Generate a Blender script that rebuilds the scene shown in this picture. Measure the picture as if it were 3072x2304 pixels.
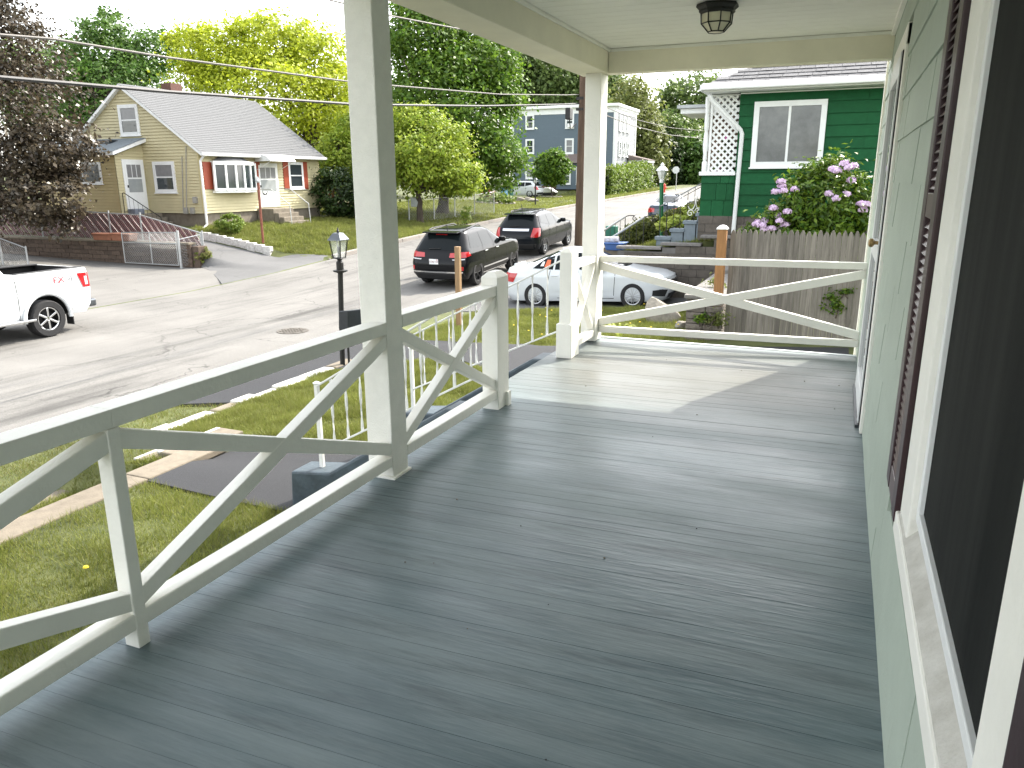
import bpy, bmesh, math, random
import numpy as np
from mathutils import Vector, Matrix
rng = random.Random(7); NP = np.random.default_rng(7)
for o in list(bpy.data.objects): bpy.data.objects.remove(o)
SC = bpy.context.scene; COL = SC.collection
# ---------------- camera (fitted from the photograph's vanishing points) ----------------
F = 2280.0; PITCH = math.radians(15.03); YAW = math.radians(22.965); ROLL = math.radians(-.24)
CAM = Vector((0, 0, 1.5))
_fw = Vector((-math.sin(YAW)*math.cos(PITCH), math.cos(YAW)*math.cos(PITCH), -math.sin(PITCH)))
_r0 = Vector((math.cos(YAW), math.sin(YAW), 0)); _u0 = _r0.cross(_fw)
_R = _r0*math.cos(ROLL)+_u0*math.sin(ROLL); _U = -_r0*math.sin(ROLL)+_u0*math.cos(ROLL)
cd = bpy.data.cameras.new('camera'); cam = bpy.data.objects.new('camera', cd); COL.objects.link(cam)
cam.matrix_world = Matrix(((_R.x, _U.x, -_fw.x, CAM.x), (_R.y, _U.y, -_fw.y, CAM.y), (_R.z, _U.z, -_fw.z, CAM.z), (0, 0, 0, 1)))
cd.sensor_width = 36; cd.lens = F/3072*36; cd.clip_start = .02; cd.clip_end = 3000
SC.camera = cam
def P(px, py, x=None, y=None, z=None, d=None):
    """pixel of the 3072x2304 photograph -> point on the plane x=, y= or z= (or at axial depth d)"""
    v = _fw*F+_R*(px-1536)+_U*(1152-py)
    if x is not None: t = (x-CAM.x)/v.x
    elif y is not None: t = (y-CAM.y)/v.y
    elif z is not None: t = (z-CAM.z)/v.z
    else: t = d/F
    return CAM+v*t
# ---------------- sky, sun, exposure ----------------
SUN_EL = math.radians(43.8); SUN_AZ = math.radians(23.7)
W = bpy.data.worlds.new('World'); SC.world = W; W.use_nodes = True
nt = W.node_tree; nt.nodes.clear()
sky = nt.nodes.new('ShaderNodeTexSky'); sky.sky_type = 'NISHITA'; sky.sun_disc = False
sky.sun_elevation = SUN_EL; sky.sun_rotation = SUN_AZ; sky.air_density = 1.3; sky.dust_density = 2.5; sky.ozone_density = 1.0
hs = nt.nodes.new('ShaderNodeHueSaturation'); hs.inputs['Saturation'].default_value = .22
bg = nt.nodes.new('ShaderNodeBackground'); bg.inputs[1].default_value = .15
wo = nt.nodes.new('ShaderNodeOutputWorld')
nt.links.new(sky.outputs[0], hs.inputs['Color']); nt.links.new(hs.outputs[0], bg.inputs[0]); nt.links.new(bg.outputs[0], wo.inputs[0])
sl = bpy.data.lights.new('sun', 'SUN'); sl.energy = 2.0; sl.angle = math.radians(.55); sl.color = (1, .92, .8)
sun = bpy.data.objects.new('sun', sl); COL.objects.link(sun)
SUNV = Vector((math.sin(SUN_AZ)*math.cos(SUN_EL), math.cos(SUN_AZ)*math.cos(SUN_EL), math.sin(SUN_EL)))
sun.rotation_euler = SUNV.to_track_quat('Z', 'Y').to_euler(); sun.location = (5, 12, 14)
vs = SC.view_settings; vs.view_transform = 'Standard'; vs.look = 'None'; vs.gamma = 1; vs.exposure = 2.22; vs.use_curve_mapping = False
SC.render.engine = 'CYCLES'; SC.render.resolution_x = 1024; SC.render.resolution_y = 768
SC.cycles.max_bounces = 6; SC.cycles.diffuse_bounces = 4; SC.cycles.glossy_bounces = 3; SC.cycles.transparent_max_bounces = 12
# ---------------- materials ----------------
MT = {}
def L(nt, a, b): nt.links.new(a, b)
def M(name, col, rough=.6, var=.12, scale=6., bump=0., bscale=60., metal=0., spec=.4, stretch=(1, 1, 1), col2=None, big=.0, bigscale=.7,
      objvar=0., coat=0., alpha=1., sub=None, detail=6.):
    if name in MT: return MT[name]
    m = bpy.data.materials.new(name); m.use_nodes = True; nt = m.node_tree; N = nt.nodes
    b = N['Principled BSDF']; b.inputs['Roughness'].default_value = rough; b.inputs['Metallic'].default_value = metal
    b.inputs['Specular IOR Level'].default_value = spec; b.inputs['Coat Weight'].default_value = coat; b.inputs['Coat Roughness'].default_value = .05
    g = N.new('ShaderNodeNewGeometry'); mp = N.new('ShaderNodeMapping'); mp.inputs['Scale'].default_value = stretch
    L(nt, g.outputs['Position'], mp.inputs['Vector'])
    n = N.new('ShaderNodeTexNoise'); n.inputs['Scale'].default_value = scale; n.inputs['Detail'].default_value = detail; n.inputs['Roughness'].default_value = .65
    L(nt, mp.outputs[0], n.inputs['Vector'])
    cr = N.new('ShaderNodeValToRGB'); c = np.array(col); lo = np.clip(c*(1-var), 0, 1); hi = np.clip(np.array(col2) if col2 else c*(1+var), 0, 1)
    cr.color_ramp.elements[0].position = .32; cr.color_ramp.elements[1].position = .68
    cr.color_ramp.elements[0].color = (*lo, 1); cr.color_ramp.elements[1].color = (*hi, 1)
    L(nt, n.outputs['Fac'], cr.inputs[0]); out = cr.outputs[0]
    if big > 0 or objvar > 0:
        h = N.new('ShaderNodeHueSaturation'); L(nt, out, h.inputs['Color']); last = None
        if big > 0:
            n2 = N.new('ShaderNodeTexNoise'); n2.inputs['Scale'].default_value = bigscale; n2.inputs['Detail'].default_value = 3
            L(nt, mp.outputs[0], n2.inputs['Vector'])
            mr = N.new('ShaderNodeMapRange'); mr.inputs[1].default_value = .3; mr.inputs[2].default_value = .7; mr.inputs[3].default_value = 1-big; mr.inputs[4].default_value = 1+big
            L(nt, n2.outputs['Fac'], mr.inputs[0]); last = mr.outputs[0]
        if objvar > 0:
            oi = N.new('ShaderNodeObjectInfo'); mo = N.new('ShaderNodeMapRange'); mo.inputs[3].default_value = 1-objvar; mo.inputs[4].default_value = 1+objvar
            L(nt, oi.outputs['Random'], mo.inputs[0])
            if last:
                mm = N.new('ShaderNodeMath'); mm.operation = 'MULTIPLY'; L(nt, last, mm.inputs[0]); L(nt, mo.outputs[0], mm.inputs[1]); last = mm.outputs[0]
            else: last = mo.outputs[0]
        L(nt, last, h.inputs['Value']); out = h.outputs[0]
    L(nt, out, b.inputs['Base Color'])
    if bump > 0:
        nb = N.new('ShaderNodeTexNoise'); nb.inputs['Scale'].default_value = bscale; nb.inputs['Detail'].default_value = 4
        L(nt, mp.outputs[0], nb.inputs['Vector'])
        bp = N.new('ShaderNodeBump'); bp.inputs['Strength'].default_value = bump; bp.inputs['Distance'].default_value = .01
        L(nt, nb.outputs['Fac'], bp.inputs['Height']); L(nt, bp.outputs[0], b.inputs['Normal'])
    MT[name] = m; return m
def leafmat(name, cols, trans=.45, rough=.5):
    if name in MT: return MT[name]
    m = bpy.data.materials.new(name); m.use_nodes = True; nt = m.node_tree; N = nt.nodes
    b = N['Principled BSDF']; b.inputs['Roughness'].default_value = rough; b.inputs['Specular IOR Level'].default_value = .3
    g = N.new('ShaderNodeNewGeometry'); cr = N.new('ShaderNodeValToRGB')
    for i, c in enumerate(cols):
        e = cr.color_ramp.elements[i] if i < 2 else cr.color_ramp.elements.new(.5)
        e.color = (*c, 1)
    for i, e in enumerate(cr.color_ramp.elements): e.position = i/(len(cols)-1)
    L(nt, g.outputs['Random Per Island'], cr.inputs[0])
    n = N.new('ShaderNodeTexNoise'); n.inputs['Scale'].default_value = .9; L(nt, g.outputs['Position'], n.inputs['Vector'])
    mr = N.new('ShaderNodeMapRange'); mr.inputs[1].default_value = .3; mr.inputs[2].default_value = .7; mr.inputs[3].default_value = .8; mr.inputs[4].default_value = 1.2
    L(nt, n.outputs['Fac'], mr.inputs[0])
    h = N.new('ShaderNodeHueSaturation'); L(nt, cr.outputs[0], h.inputs['Color']); L(nt, mr.outputs[0], h.inputs['Value'])
    L(nt, h.outputs[0], b.inputs['Base Color'])
    t = N.new('ShaderNodeBsdfTranslucent'); L(nt, h.outputs[0], t.inputs['Color'])
    mx = N.new('ShaderNodeMixShader'); mx.inputs[0].default_value = trans
    L(nt, b.outputs[0], mx.inputs[1]); L(nt, t.outputs[0], mx.inputs[2]); L(nt, mx.outputs[0], N['Material Output'].inputs['Surface'])
    MT[name] = m; return m
def glassmat(name, col, rough=.05, spec=.8, alpha=1.):
    if name in MT: return MT[name]
    m = bpy.data.materials.new(name); m.use_nodes = True; b = m.node_tree.nodes['Principled BSDF']
    b.inputs['Base Color'].default_value = (*col, 1); b.inputs['Roughness'].default_value = rough; b.inputs['Specular IOR Level'].default_value = spec
    b.inputs['Alpha'].default_value = alpha
    MT[name] = m; return m
# ---------------- mesh builder ----------------
ORG = {}
def _org(o): return ORG.get(o.name, Vector((0, 0, 0)))
class B:
    def __init__(s): s.v = []; s.f = []; s.xf = None
    def pts(s, ps):
        i = len(s.v); s.v += [Vector(p) for p in ps]; return i
    def face(s, *ps):
        i = s.pts(ps); s.f.append(tuple(range(i, i+len(ps)))); return s
    def box(s, a, b, top=None):
        x0, x1 = sorted((a[0], b[0])); y0, y1 = sorted((a[1], b[1])); z0, z1 = sorted((a[2], b[2]))
        i = s.pts([(x0, y0, z0), (x1, y0, z0), (x1, y1, z0), (x0, y1, z0), (x0, y0, z1), (x1, y0, z1), (x1, y1, z1), (x0, y1, z1)])
        s.f += [tuple(i+k for k in q) for q in ((0, 3, 2, 1), (4, 5, 6, 7), (0, 1, 5, 4), (1, 2, 6, 5), (2, 3, 7, 6), (3, 0, 4, 7))]; return s
    def bar(s, p, q, w, h, up=(0, 0, 1)):
        p = Vector(p); q = Vector(q); d = (q-p).normalized(); up = Vector(up)
        a = d.cross(up)
        if a.length < 1e-4: a = d.cross(Vector((1, 0, 0)))
        a.normalize(); u = a.cross(d); a = a*w/2; u = u*h/2
        i = s.pts([p-a-u, p+a-u, p+a+u, p-a+u, q-a-u, q+a-u, q+a+u, q-a+u])
        s.f += [tuple(i+k for k in t) for t in ((0, 3, 2, 1), (4, 5, 6, 7), (0, 1, 5, 4), (1, 2, 6, 5), (2, 3, 7, 6), (3, 0, 4, 7))]; return s
    def tube(s, ps, r, n=8, cap=True):
        ps = [Vector(p) for p in ps]; rs = r if isinstance(r, (list, tuple)) else [r]*len(ps); base = []
        prev = None
        for k, p in enumerate(ps):
            d = (ps[min(k+1, len(ps)-1)]-ps[max(k-1, 0)]).normalized()
            if prev is None:
                a = d.cross(Vector((0, 0, 1)));
                if a.length < .05: a = d.cross(Vector((1, 0, 0)))
            else: a = prev-d*prev.dot(d)
            a.normalize(); prev = a; c = d.cross(a)
            base.append(s.pts([p+(a*math.cos(t)+c*math.sin(t))*rs[k] for t in [2*math.pi*j/n for j in range(n)]]))
        for k in range(len(ps)-1):
            for j in range(n):
                j2 = (j+1) % n; s.f.append((base[k]+j, base[k]+j2, base[k+1]+j2, base[k+1]+j))
        if cap:
            s.f.append(tuple(base[0]+j for j in reversed(range(n)))); s.f.append(tuple(base[-1]+j for j in range(n)))
        return s
    def lathe(s, prof, c=(0, 0, 0), n=16, ang=0, cap=True):
        c = Vector(c); base = []
        for r, z in prof: base.append(s.pts([c+Vector((r*math.cos(ang+2*math.pi*j/n), r*math.sin(ang+2*math.pi*j/n), z)) for j in range(n)]))
        for k in range(len(prof)-1):
            for j in range(n):
                j2 = (j+1) % n; s.f.append((base[k]+j, base[k]+j2, base[k+1]+j2, base[k+1]+j))
        if cap:
            s.f.append(tuple(base[0]+j for j in reversed(range(n)))); s.f.append(tuple(base[-1]+j for j in range(n)))
        return s
    def prism(s, poly, ext):
        """extrude a polygon (list of 3D points) along ext"""
        n = len(poly); e = Vector(ext); i = s.pts(poly); j = s.pts([Vector(p)+e for p in poly])
        s.f.append(tuple(range(i, i+n))); s.f.append(tuple(reversed(range(j, j+n))))
        for k in range(n):
            k2 = (k+1) % n; s.f.append((i+k, j+k, j+k2, i+k2))
        return s
    def grid(s, fn, nu, nv):
        i = s.pts([fn(a/nu, b/nv) for b in range(nv+1) for a in range(nu+1)])
        for b in range(nv):
            for a in range(nu):
                k = i+b*(nu+1)+a; s.f.append((k, k+1, k+nu+2, k+nu+1))
        return s
    def build(s, name, mat, parent=None, smooth=False, bevel=0., label=None, cat=None, group=None, kind=None, fix=True, seg=2, sharp=None):
        vs = s.v
        me = bpy.data.meshes.new(name)
        if parent is not None: org = _org(parent)
        elif vs:
            a = np.array([tuple(v) for v in vs]); lo, hi = a.min(0), a.max(0); org = Vector(((lo[0]+hi[0])/2, (lo[1]+hi[1])/2, lo[2]))
        else: org = Vector((0, 0, 0))
        me.from_pydata([tuple(v-org) for v in vs], [], s.f)
        if fix:
            bm = bmesh.new(); bm.from_mesh(me); bmesh.ops.remove_doubles(bm, verts=bm.verts, dist=1e-5)
            bmesh.ops.recalc_face_normals(bm, faces=bm.faces); bm.to_mesh(me); bm.free()
        o = bpy.data.objects.new(name, me); COL.objects.link(o)
        if mat: me.materials.append(mat)
        if smooth:
            me.shade_smooth()
            if sharp is not False: me.set_sharp_from_angle(angle=math.radians(sharp or 40))
        if parent is not None: o.parent = parent
        else: o.location = org
        ORG[o.name] = org
        if bevel > 0:
            b = o.modifiers.new('bevel', 'BEVEL'); b.width = bevel; b.segments = seg; b.limit_method = 'ANGLE'; b.angle_limit = math.radians(35)
        tag(o, label, cat, group, kind); return o
def tag(o, label=None, cat=None, group=None, kind=None):
    if label: o['label'] = label
    if cat: o['category'] = cat
    if group: o['group'] = group
    if kind: o['kind'] = kind
    return o
def thing(name, label, cat, loc=(0, 0, 0), group=None):
    o = bpy.data.objects.new(name, None); COL.objects.link(o); o.location = loc; o.empty_display_size = .2
    ORG[o.name] = Vector(loc); return tag(o, label, cat, group)
def copy_tree(o, parent=None):
    c = o.copy(); COL.objects.link(c); c.parent = parent; ORG[c.name] = _org(o)
    for ch in o.children: copy_tree(ch, c)
    return c
def bx(name, a, b, mat, parent=None, bevel=0., **k): return B().box(a, b).build(name, mat, parent, bevel=bevel, **k)
def text(name, s, size, loc, xd, zd, mat, parent=None, align='CENTER', ext=.002, sx=1.):
    c = bpy.data.curves.new(name, 'FONT'); c.body = s; c.size = size; c.align_x = align; c.align_y = 'CENTER'; c.extrude = ext
    o = bpy.data.objects.new(name, c); COL.objects.link(o)
    me = bpy.data.meshes.new_from_object(o.evaluated_get(bpy.context.evaluated_depsgraph_get())); bpy.data.objects.remove(o)
    xd = Vector(xd).normalized(); zd = Vector(zd).normalized(); nd = xd.cross(zd); org = _org(parent) if parent else Vector((0, 0, 0)); loc = Vector(loc)
    for v in me.vertices: q = v.co.copy(); v.co = loc-org+xd*q.x*sx+zd*q.y+nd*q.z
    o = bpy.data.objects.new(name, me); COL.objects.link(o); me.materials.clear(); me.materials.append(mat)
    if parent: o.parent = parent
    ORG[o.name] = org; return o
def npmesh(name, verts, faces_n, nper, mat, parent=None, **k):
    """fast mesh from numpy arrays: faces are consecutive runs of nper vertices"""
    me = bpy.data.meshes.new(name); org = _org(parent) if parent else Vector(tuple(verts.mean(0)*[1, 1, 0]+[0, 0, verts[:, 2].min()]))
    v = (verts-np.array(org)).astype(np.float32); n = faces_n
    me.vertices.add(len(v)); me.vertices.foreach_set('co', v.ravel())
    me.loops.add(n*nper); me.loops.foreach_set('vertex_index', np.arange(n*nper, dtype=np.int32))
    me.polygons.add(n); me.polygons.foreach_set('loop_start', np.arange(0, n*nper, nper, dtype=np.int32))
    me.update(calc_edges=True); me.materials.append(mat)
    o = bpy.data.objects.new(name, me); COL.objects.link(o)
    if parent: o.parent = parent
    else: o.location = org
    ORG[o.name] = org; tag(o, k.get('label'), k.get('cat'), k.get('group'), k.get('kind')); return o
def interp(x, xs, ys): return float(np.interp(x, xs, ys))
# ---------------- terrain ----------------
RY = [-300, 18, 22, 27, 31, 34, 43.6, 50, 56, 64, 74, 91, 104, 140, 600]
RZ = [-1.85, -1.85, -1.72, -1.45, -1.25, -1.12, -.8, -.6, -.44, -.3, -.1, .26, .5, 1.0, 3]
def R(y): return np.interp(y, RY, RZ)
XN, XF = -9.3, -18.6            # near and far edge of the street
XK = [-600, -120, -60, -40, -34, -27, -26, -25, -23, -21, -19.5, -18.7, -18.6, XN, XN+.15, -7.35, -7.05, -6.2, -5.62, -5.5, -3.5, -1, 10, 60, 500]
def _row(y):
    r = float(R(y))
    if y < 21: far = [2, 0, -1, -1.45, -1.5, -1.66, -1.68, -1.7, -1.73, -1.76, r+.02, r]
    elif y < 22.45: far = [2, 0, -1, -1.45, -1.5, -1.66, -1.68, -1.7, -1.72, -1.66, r+.03, r]
    elif y < 25.25: far = [3, 1, .2, -.3, -.85, -.9, -.9, -.92, -1.22, -1.55, r+.06, r+.01]
    elif y < 27: far = [3, 1, .3, -.1, -.3, -.45, -.5, -.62, -.95, -1.4, r+.12, r+.1]
    elif y < 40: far = [3, 1, .3, -.1, -.3, -.45, -.5, -.52, -.62, -.85, r+.2, r+.13]
    elif y < 60: far = [4, 1, .4, 0, -.1, -.25, -.28, -.32, -.4, -.5, r+.12, r+.12]
    else: far = [6, 2, .8, .2, -.2, -.3, -.3, -.28, -.2, r+.05, r+.12, r+.12] if y < 86 else [10, 3, 1.5, .8, .5, .5, .5, .5, .5, r+.15, r+.12, r+.12]
    if y < 5.0: near = [r+.05, -1.63, -1.6, -1.5, -1.42, -1.0, -1.0, -1.0, -1.0, -1, -1]
    elif y < 11.2: near = [r+.05, -1.58, -1.34, -1.2, -1.1, -1.07, -1.0, -1.0, -1.0, -1, -1]
    elif y < 17.2: near = [r+.05, -1.62, -1.58, -1.5, -1.44, -1.43, -1.28, -1.12, -1.0, -1, -1]
    elif y < 20.9: near = [r+.03, -1.78, -1.77, -1.74, -1.72, -1.71, -1.6, -1.3, -1.0, -1, -1]
    else: near = [r+.08, r+.1, -1.2 if y < 30 else r+.2, -.85 if y < 30 else r+.3, -.55 if y < 30 else r+.35, -.5, -.12, .02, .2, .5, 2]
    # far, street sunk under its sheet, near
    return np.array(far+[r-.05, r-.05]+near)
YK = [-300, 0, 4.9, 5.05, 8, 11.0, 11.6, 14, 16.8, 18, 20.0, 20.86, 20.95, 22.4, 22.6, 25.12, 25.3, 28.5, 32, 36, 45, 58, 66, 84, 92, 110, 160, 600]
_RT = np.array([_row(y) for y in YK])
def T(x, y):
    x = np.asarray(x, float); y = np.asarray(y, float)
    yi = np.clip(np.searchsorted(YK, y)-1, 0, len(YK)-2); xi = np.clip(np.searchsorted(XK, x)-1, 0, len(XK)-2)
    xk = np.array(XK); yk = np.array(YK); u = np.clip((x-xk[xi])/(xk[xi+1]-xk[xi]), 0, 1); v = np.clip((y-yk[yi])/(yk[yi+1]-yk[yi]), 0, 1)
    return (_RT[yi, xi]*(1-u)+_RT[yi, xi+1]*u)*(1-v)+(_RT[yi+1, xi]*(1-u)+_RT[yi+1, xi+1]*u)*v
def tz(x, y): return float(T(x, y))
def zroad(x, y): return float(R(y))+.02*(1-((x-(XN+XF)/2)/4.7)**2)
def densify(k, st):
    out = []
    for a, b in zip(k[:-1], k[1:]):
        n = max(1, min(int(math.ceil((b-a)/st(a, b))), 40)); out += [a+(b-a)*i/n for i in range(n)]
    return out+[k[-1]]
gx = densify(XK, lambda a, b: .7 if -42 < a and b < 12 else 30); gy = densify(YK, lambda a, b: .7 if a > -5 and b < 60 else 12)
GX, GY = np.meshgrid(gx, gy); GZ = T(GX, GY)
def y0drive(x): return np.interp(x, [-29, -22.8, -21.2, -18.6], [22.62, 22.62, 21.6, 19.4])
def own0(x): return np.interp(x, [-9.3, -7.6, -7.0, -5.0, -3, .5], [8.2, 8.3, 9.4, 9.75, 8.2, 7.7])
def own1(x): return np.interp(x, [-9.3, -7.5, -5, -2, .5], [14.2, 13.2, 12.3, 12.3, 13.0])
e_ = .2
paved = ((GX < -18.7-e_) & (GX > -59) & (GY < 22.0) & (GY > -39)) | ((GX > -28.8) & (GX < -18.8) & (GY > y0drive(GX)+e_) & (GY < 25.1)) | ((GX > XN+e_) & (GX < .2) & (GY > own0(GX)+e_) & (GY < own1(GX)-e_)) | ((GX > -5.2) & (GX < -2.2) & (GY > 4.5) & (GY < 5.75)) | ((GX > XN+e_) & (GX < -2.2) & (GY > 17.9) & (GY < 20.5))
GZ += np.where(paved, -.1, np.where((GX < -26) | (GX > -2.2), (NP.random(GX.shape)-.5)*.02, 0))
b = B(); b.v = [Vector(p) for p in zip(GX.ravel(), GY.ravel(), GZ.ravel())]; nx = len(gx)
b.f = [(j*nx+i, j*nx+i+1, (j+1)*nx+i+1, (j+1)*nx+i) for j in range(len(gy)-1) for i in range(nx-1)]
def ground_mat():
    m = M('lawn_ground', (.06, .08, .016), .9, .35, 3., .4, 30, col2=(.1, .11, .035), big=.25, bigscale=.35)
    return m
b.build('ground', ground_mat(), smooth=True, sharp=False, kind='structure', fix=False)
def asphalt(name, col, var, crack=.5, patch=.25, grain=260, tracks=0., rough=.85):
    m = M(name, col, rough, var, grain, .25, 180, spec=.25, detail=3); nt = m.node_tree; N = nt.nodes; bs = N['Principled BSDF']
    src = bs.inputs['Base Color'].links[0].from_socket; g = N.new('ShaderNodeNewGeometry')
    def mul(src, fac):
        mx = N.new('ShaderNodeMix'); mx.data_type = 'RGBA'; mx.blend_type = 'MULTIPLY'; mx.inputs[0].default_value = 1
        L(nt, src, mx.inputs[6]); L(nt, fac, mx.inputs[7]); return mx.outputs[2]
    def ramp(fac, p0, p1, c0, c1):
        r = N.new('ShaderNodeValToRGB'); r.color_ramp.elements[0].position = p0; r.color_ramp.elements[1].position = p1
        r.color_ramp.elements[0].color = (*c0, 1); r.color_ramp.elements[1].color = (*c1, 1); L(nt, fac, r.inputs[0]); return r.outputs[0]
    def noise(scale, st=(1, 1, 1), det=5, rot=0):
        mp = N.new('ShaderNodeMapping'); mp.inputs['Scale'].default_value = st; mp.inputs['Rotation'].default_value = (0, 0, rot); L(nt, g.outputs['Position'], mp.inputs[0])
        n = N.new('ShaderNodeTexNoise'); n.inputs['Scale'].default_value = scale; n.inputs['Detail'].default_value = det; n.inputs['Roughness'].default_value = .6
        L(nt, mp.outputs[0], n.inputs['Vector']); return n
    if patch: src = mul(src, ramp(noise(.45, det=6).outputs['Fac'], .3, .7, (1-patch,)*3, (1+patch*.4,)*3))
    if crack:
        n = noise(1.2, det=4); ad = N.new('ShaderNodeVectorMath'); ad.operation = 'MULTIPLY_ADD'; ad.inputs[1].default_value = (1.1, 1.1, 0)
        L(nt, n.outputs['Color'], ad.inputs[0]); L(nt, g.outputs['Position'], ad.inputs[2])
        v = N.new('ShaderNodeTexVoronoi'); v.feature = 'DISTANCE_TO_EDGE'; v.inputs['Scale'].default_value = .38; L(nt, ad.outputs[0], v.inputs['Vector'])
        c = ramp(v.outputs['Distance'], .0, .008, (1-crack,)*3, (1, 1, 1))
        msk = ramp(noise(.5, det=2).outputs['Fac'], .42, .56, (0,)*3, (1,)*3)
        mx = N.new('ShaderNodeMix'); mx.data_type = 'RGBA'; L(nt, msk, mx.inputs[0]); mx.inputs[6].default_value = (1, 1, 1, 1); L(nt, c, mx.inputs[7]); src = mul(src, mx.outputs[2])
    if tracks:
        t = ramp(noise(.8, (1.5, .16, 1), 6, .06).outputs['Fac'], .56, .74, (1, 1, 1), (1-tracks,)*3); src = mul(src, t)
        t = ramp(noise(2.4, (1.6, .12, 1), 4, -.1).outputs['Fac'], .5, .8, (1, 1, 1), (1-tracks*.6,)*3); src = mul(src, t)
    L(nt, src, bs.inputs['Base Color']); return m
A_ROAD = asphalt('old_asphalt', (.165, .16, .15), .3, .55, .24, 70, .55)
A_LOT = asphalt('lot_asphalt', (.16, .155, .145), .22, .45, .22, 120, .18)
A_DRIVE = asphalt('grey_asphalt', (.115, .115, .115), .2, .3, .2, 120)
A_NEW = asphalt('fresh_asphalt', (.032, .033, .036), .4, .0, .12, 150, rough=.8)
CONC = M('concrete', (.17, .145, .11), .9, .18, 9, .3, 60, big=.15)
def sheet(name, fn, nu, nv, mat, up=.015, zf=None, skirt=.1, **k):
    zf = zf or tz; b = B()
    def q(u, v, dz=0):
        x, y = fn(u, v); return (x, y, zf(x, y)+up+dz)
    b.grid(q, nu, nv)
    rim = [(i/nu, 0) for i in range(nu)]+[(1, j/nv) for j in range(nv)]+[(1-i/nu, 1) for i in range(nu)]+[(0, 1-j/nv) for j in range(nv)]
    for a, c in zip(rim, rim[1:]+rim[:1]): b.face(q(*a), q(*c), q(*c, -skirt), q(*a, -skirt))
    return b.build(name, mat, kind='structure', smooth=True, sharp=30, **k)
ROADY = [-60, 18, 40, 60, 90, 140, 300]
sheet('road', lambda u, v: (XF+(XN-XF)*u, -60+360*v if v < 0 else float(np.interp(v, [0, .2, .8, 1], [-60, 0, 75, 300]))), 10, 140, A_ROAD, 0, zroad)
sheet('paved_lot', lambda u, v: (-60+41.4*u, -40+62.2*v), 40, 40, A_LOT, .012)
def ndrive(u, v):
    x = -29+10.4*u; a = float(y0drive(x)); return x, a+(interp(x, [-29, -21, -18.6], [25.1, 25.12, 25.75])-a)*v
sheet('neighbour_driveway', ndrive, 40, 18, A_DRIVE, .022)
sheet('cross_street', lambda u, v: (XN+90*u, 96+9*v), 20, 4, A_ROAD, .03, lambda x, y: float(R(y)))
# own paving: front path, drive and the flared apron beside the street
sheet('front_path', lambda u, v: (-5.28+3.1*u, 4.4+1.5*v-.06*math.sin(u*3)), 12, 6, A_NEW, .012)
def ownd(u, v):
    x = XN+9.6*u+.02
    y0 = float(own0(x)); y1 = float(own1(x))
    return x, y0+(y1-y0)*v
sheet('own_driveway', ownd, 60, 16, A_NEW, .014)
sheet('side_driveway', lambda u, v: (XN+7.2*u, 17.7+2.9*v-.35*(1-u)*(1-v)), 16, 6, A_DRIVE, .02)
# granite kerb, stone by stone
kerb = B().box((-18.72, 25.3, -1.6), (-18.6, 25.4, -1.5)).build('kerb', M('granite', (.2, .18, .16), .85, .2, 30, .3, 80, objvar=.12, big=.1), kind='structure')
y = 25.6
while y < 86:
    l = rng.uniform(1.5, 2.0); z0, z1 = float(R(y)), float(R(y+l)); j = rng.uniform(-.015, .015)
    B().prism([(-18.72+j, y+.01, z0-.2), (-18.5+j, y+.01, z0-.2), (-18.53+j, y+.01, z0+.15), (-18.72+j, y+.01, z0+.16)], (0, l-.03, z1-z0)).build('kerb_stone', MT['granite'], kerb, bevel=.012)
    y += l
# manhole
mz = zroad(-11.35, 13.87)+.006
mh = B().lathe([(.36, -.03), (.36, .006), (.33, .006)], (-11.35, 13.87, mz), 28).build('manhole_cover', M('iron', (.09, .08, .068), .7, .3, 30, .5, 90), label='round iron manhole cover set in the street asphalt', cat='manhole')
rb = B()
for i in range(-3, 4):
    for j in range(-3, 4):
        if i*i+j*j < 10: rb.box((-11.35+i*.09-.03, 13.87+j*.09-.03, mz), (-11.35+i*.09+.03, 13.87+j*.09+.03, mz+.014))
rb.build('tread_pattern', MT['iron'], mh, kind='stuff')
# street edge: cracked seam of the lot, leaf litter heap at the drive corner
# ---------------- front-yard stonework ----------------
STONE = M('field_stone', (.2, .19, .17), .95, .35, 9, .7, 30, objvar=.2)
WHITEP = M('old_white_paint', (.5, .48, .44), .7, .2, 12, .2, 60, col2=(.66, .65, .62))
cap = thing('garden_wall', 'tan concrete capped low wall beside the front path', 'wall', (-5.45, 3, -1.45))
bx('wall_core', (-5.54, -2, -1.6), (-5.36, 5.42, -1.06), STONE, cap)
yy = -2.0
while yy < 5.4:
    l = min(rng.uniform(.9, 1.5), 5.45-yy); bx('cap_stone', (-5.6, yy+.004, -1.055), (-5.3, yy+l-.004, -.985), CONC, cap, bevel=.012); yy += l
for k in range(5): bx('stone', (-5.66+rng.uniform(-.02, .02), 4.7+k*.16, -1.5), (-5.5, 4.84+k*.16+.01, -1.2+rng.uniform(0, .12)), STONE, cap, bevel=.03)
gs = thing('garden_steps', 'weathered concrete garden steps with white painted edges below the path', 'steps', (-6.2, 5.7, -1.6))
for k in range(4):
    x1 = -5.62-.33*k; zt = -1.06-.12*k
    bx('step', (x1-.34, 5.12, -1.8), (x1, 5.95, zt), CONC, gs, bevel=.015)
    bx('nosing', (x1-.345, 5.12, zt-.02), (x1-.3, 5.93, zt+.004), WHITEP, gs, bevel=.004)
ed = thing('lawn_edging', 'low stone edging with white painted stones along the front lawn', 'edging', (-7.15, 7, -1.6))
yy = 1.0
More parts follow.
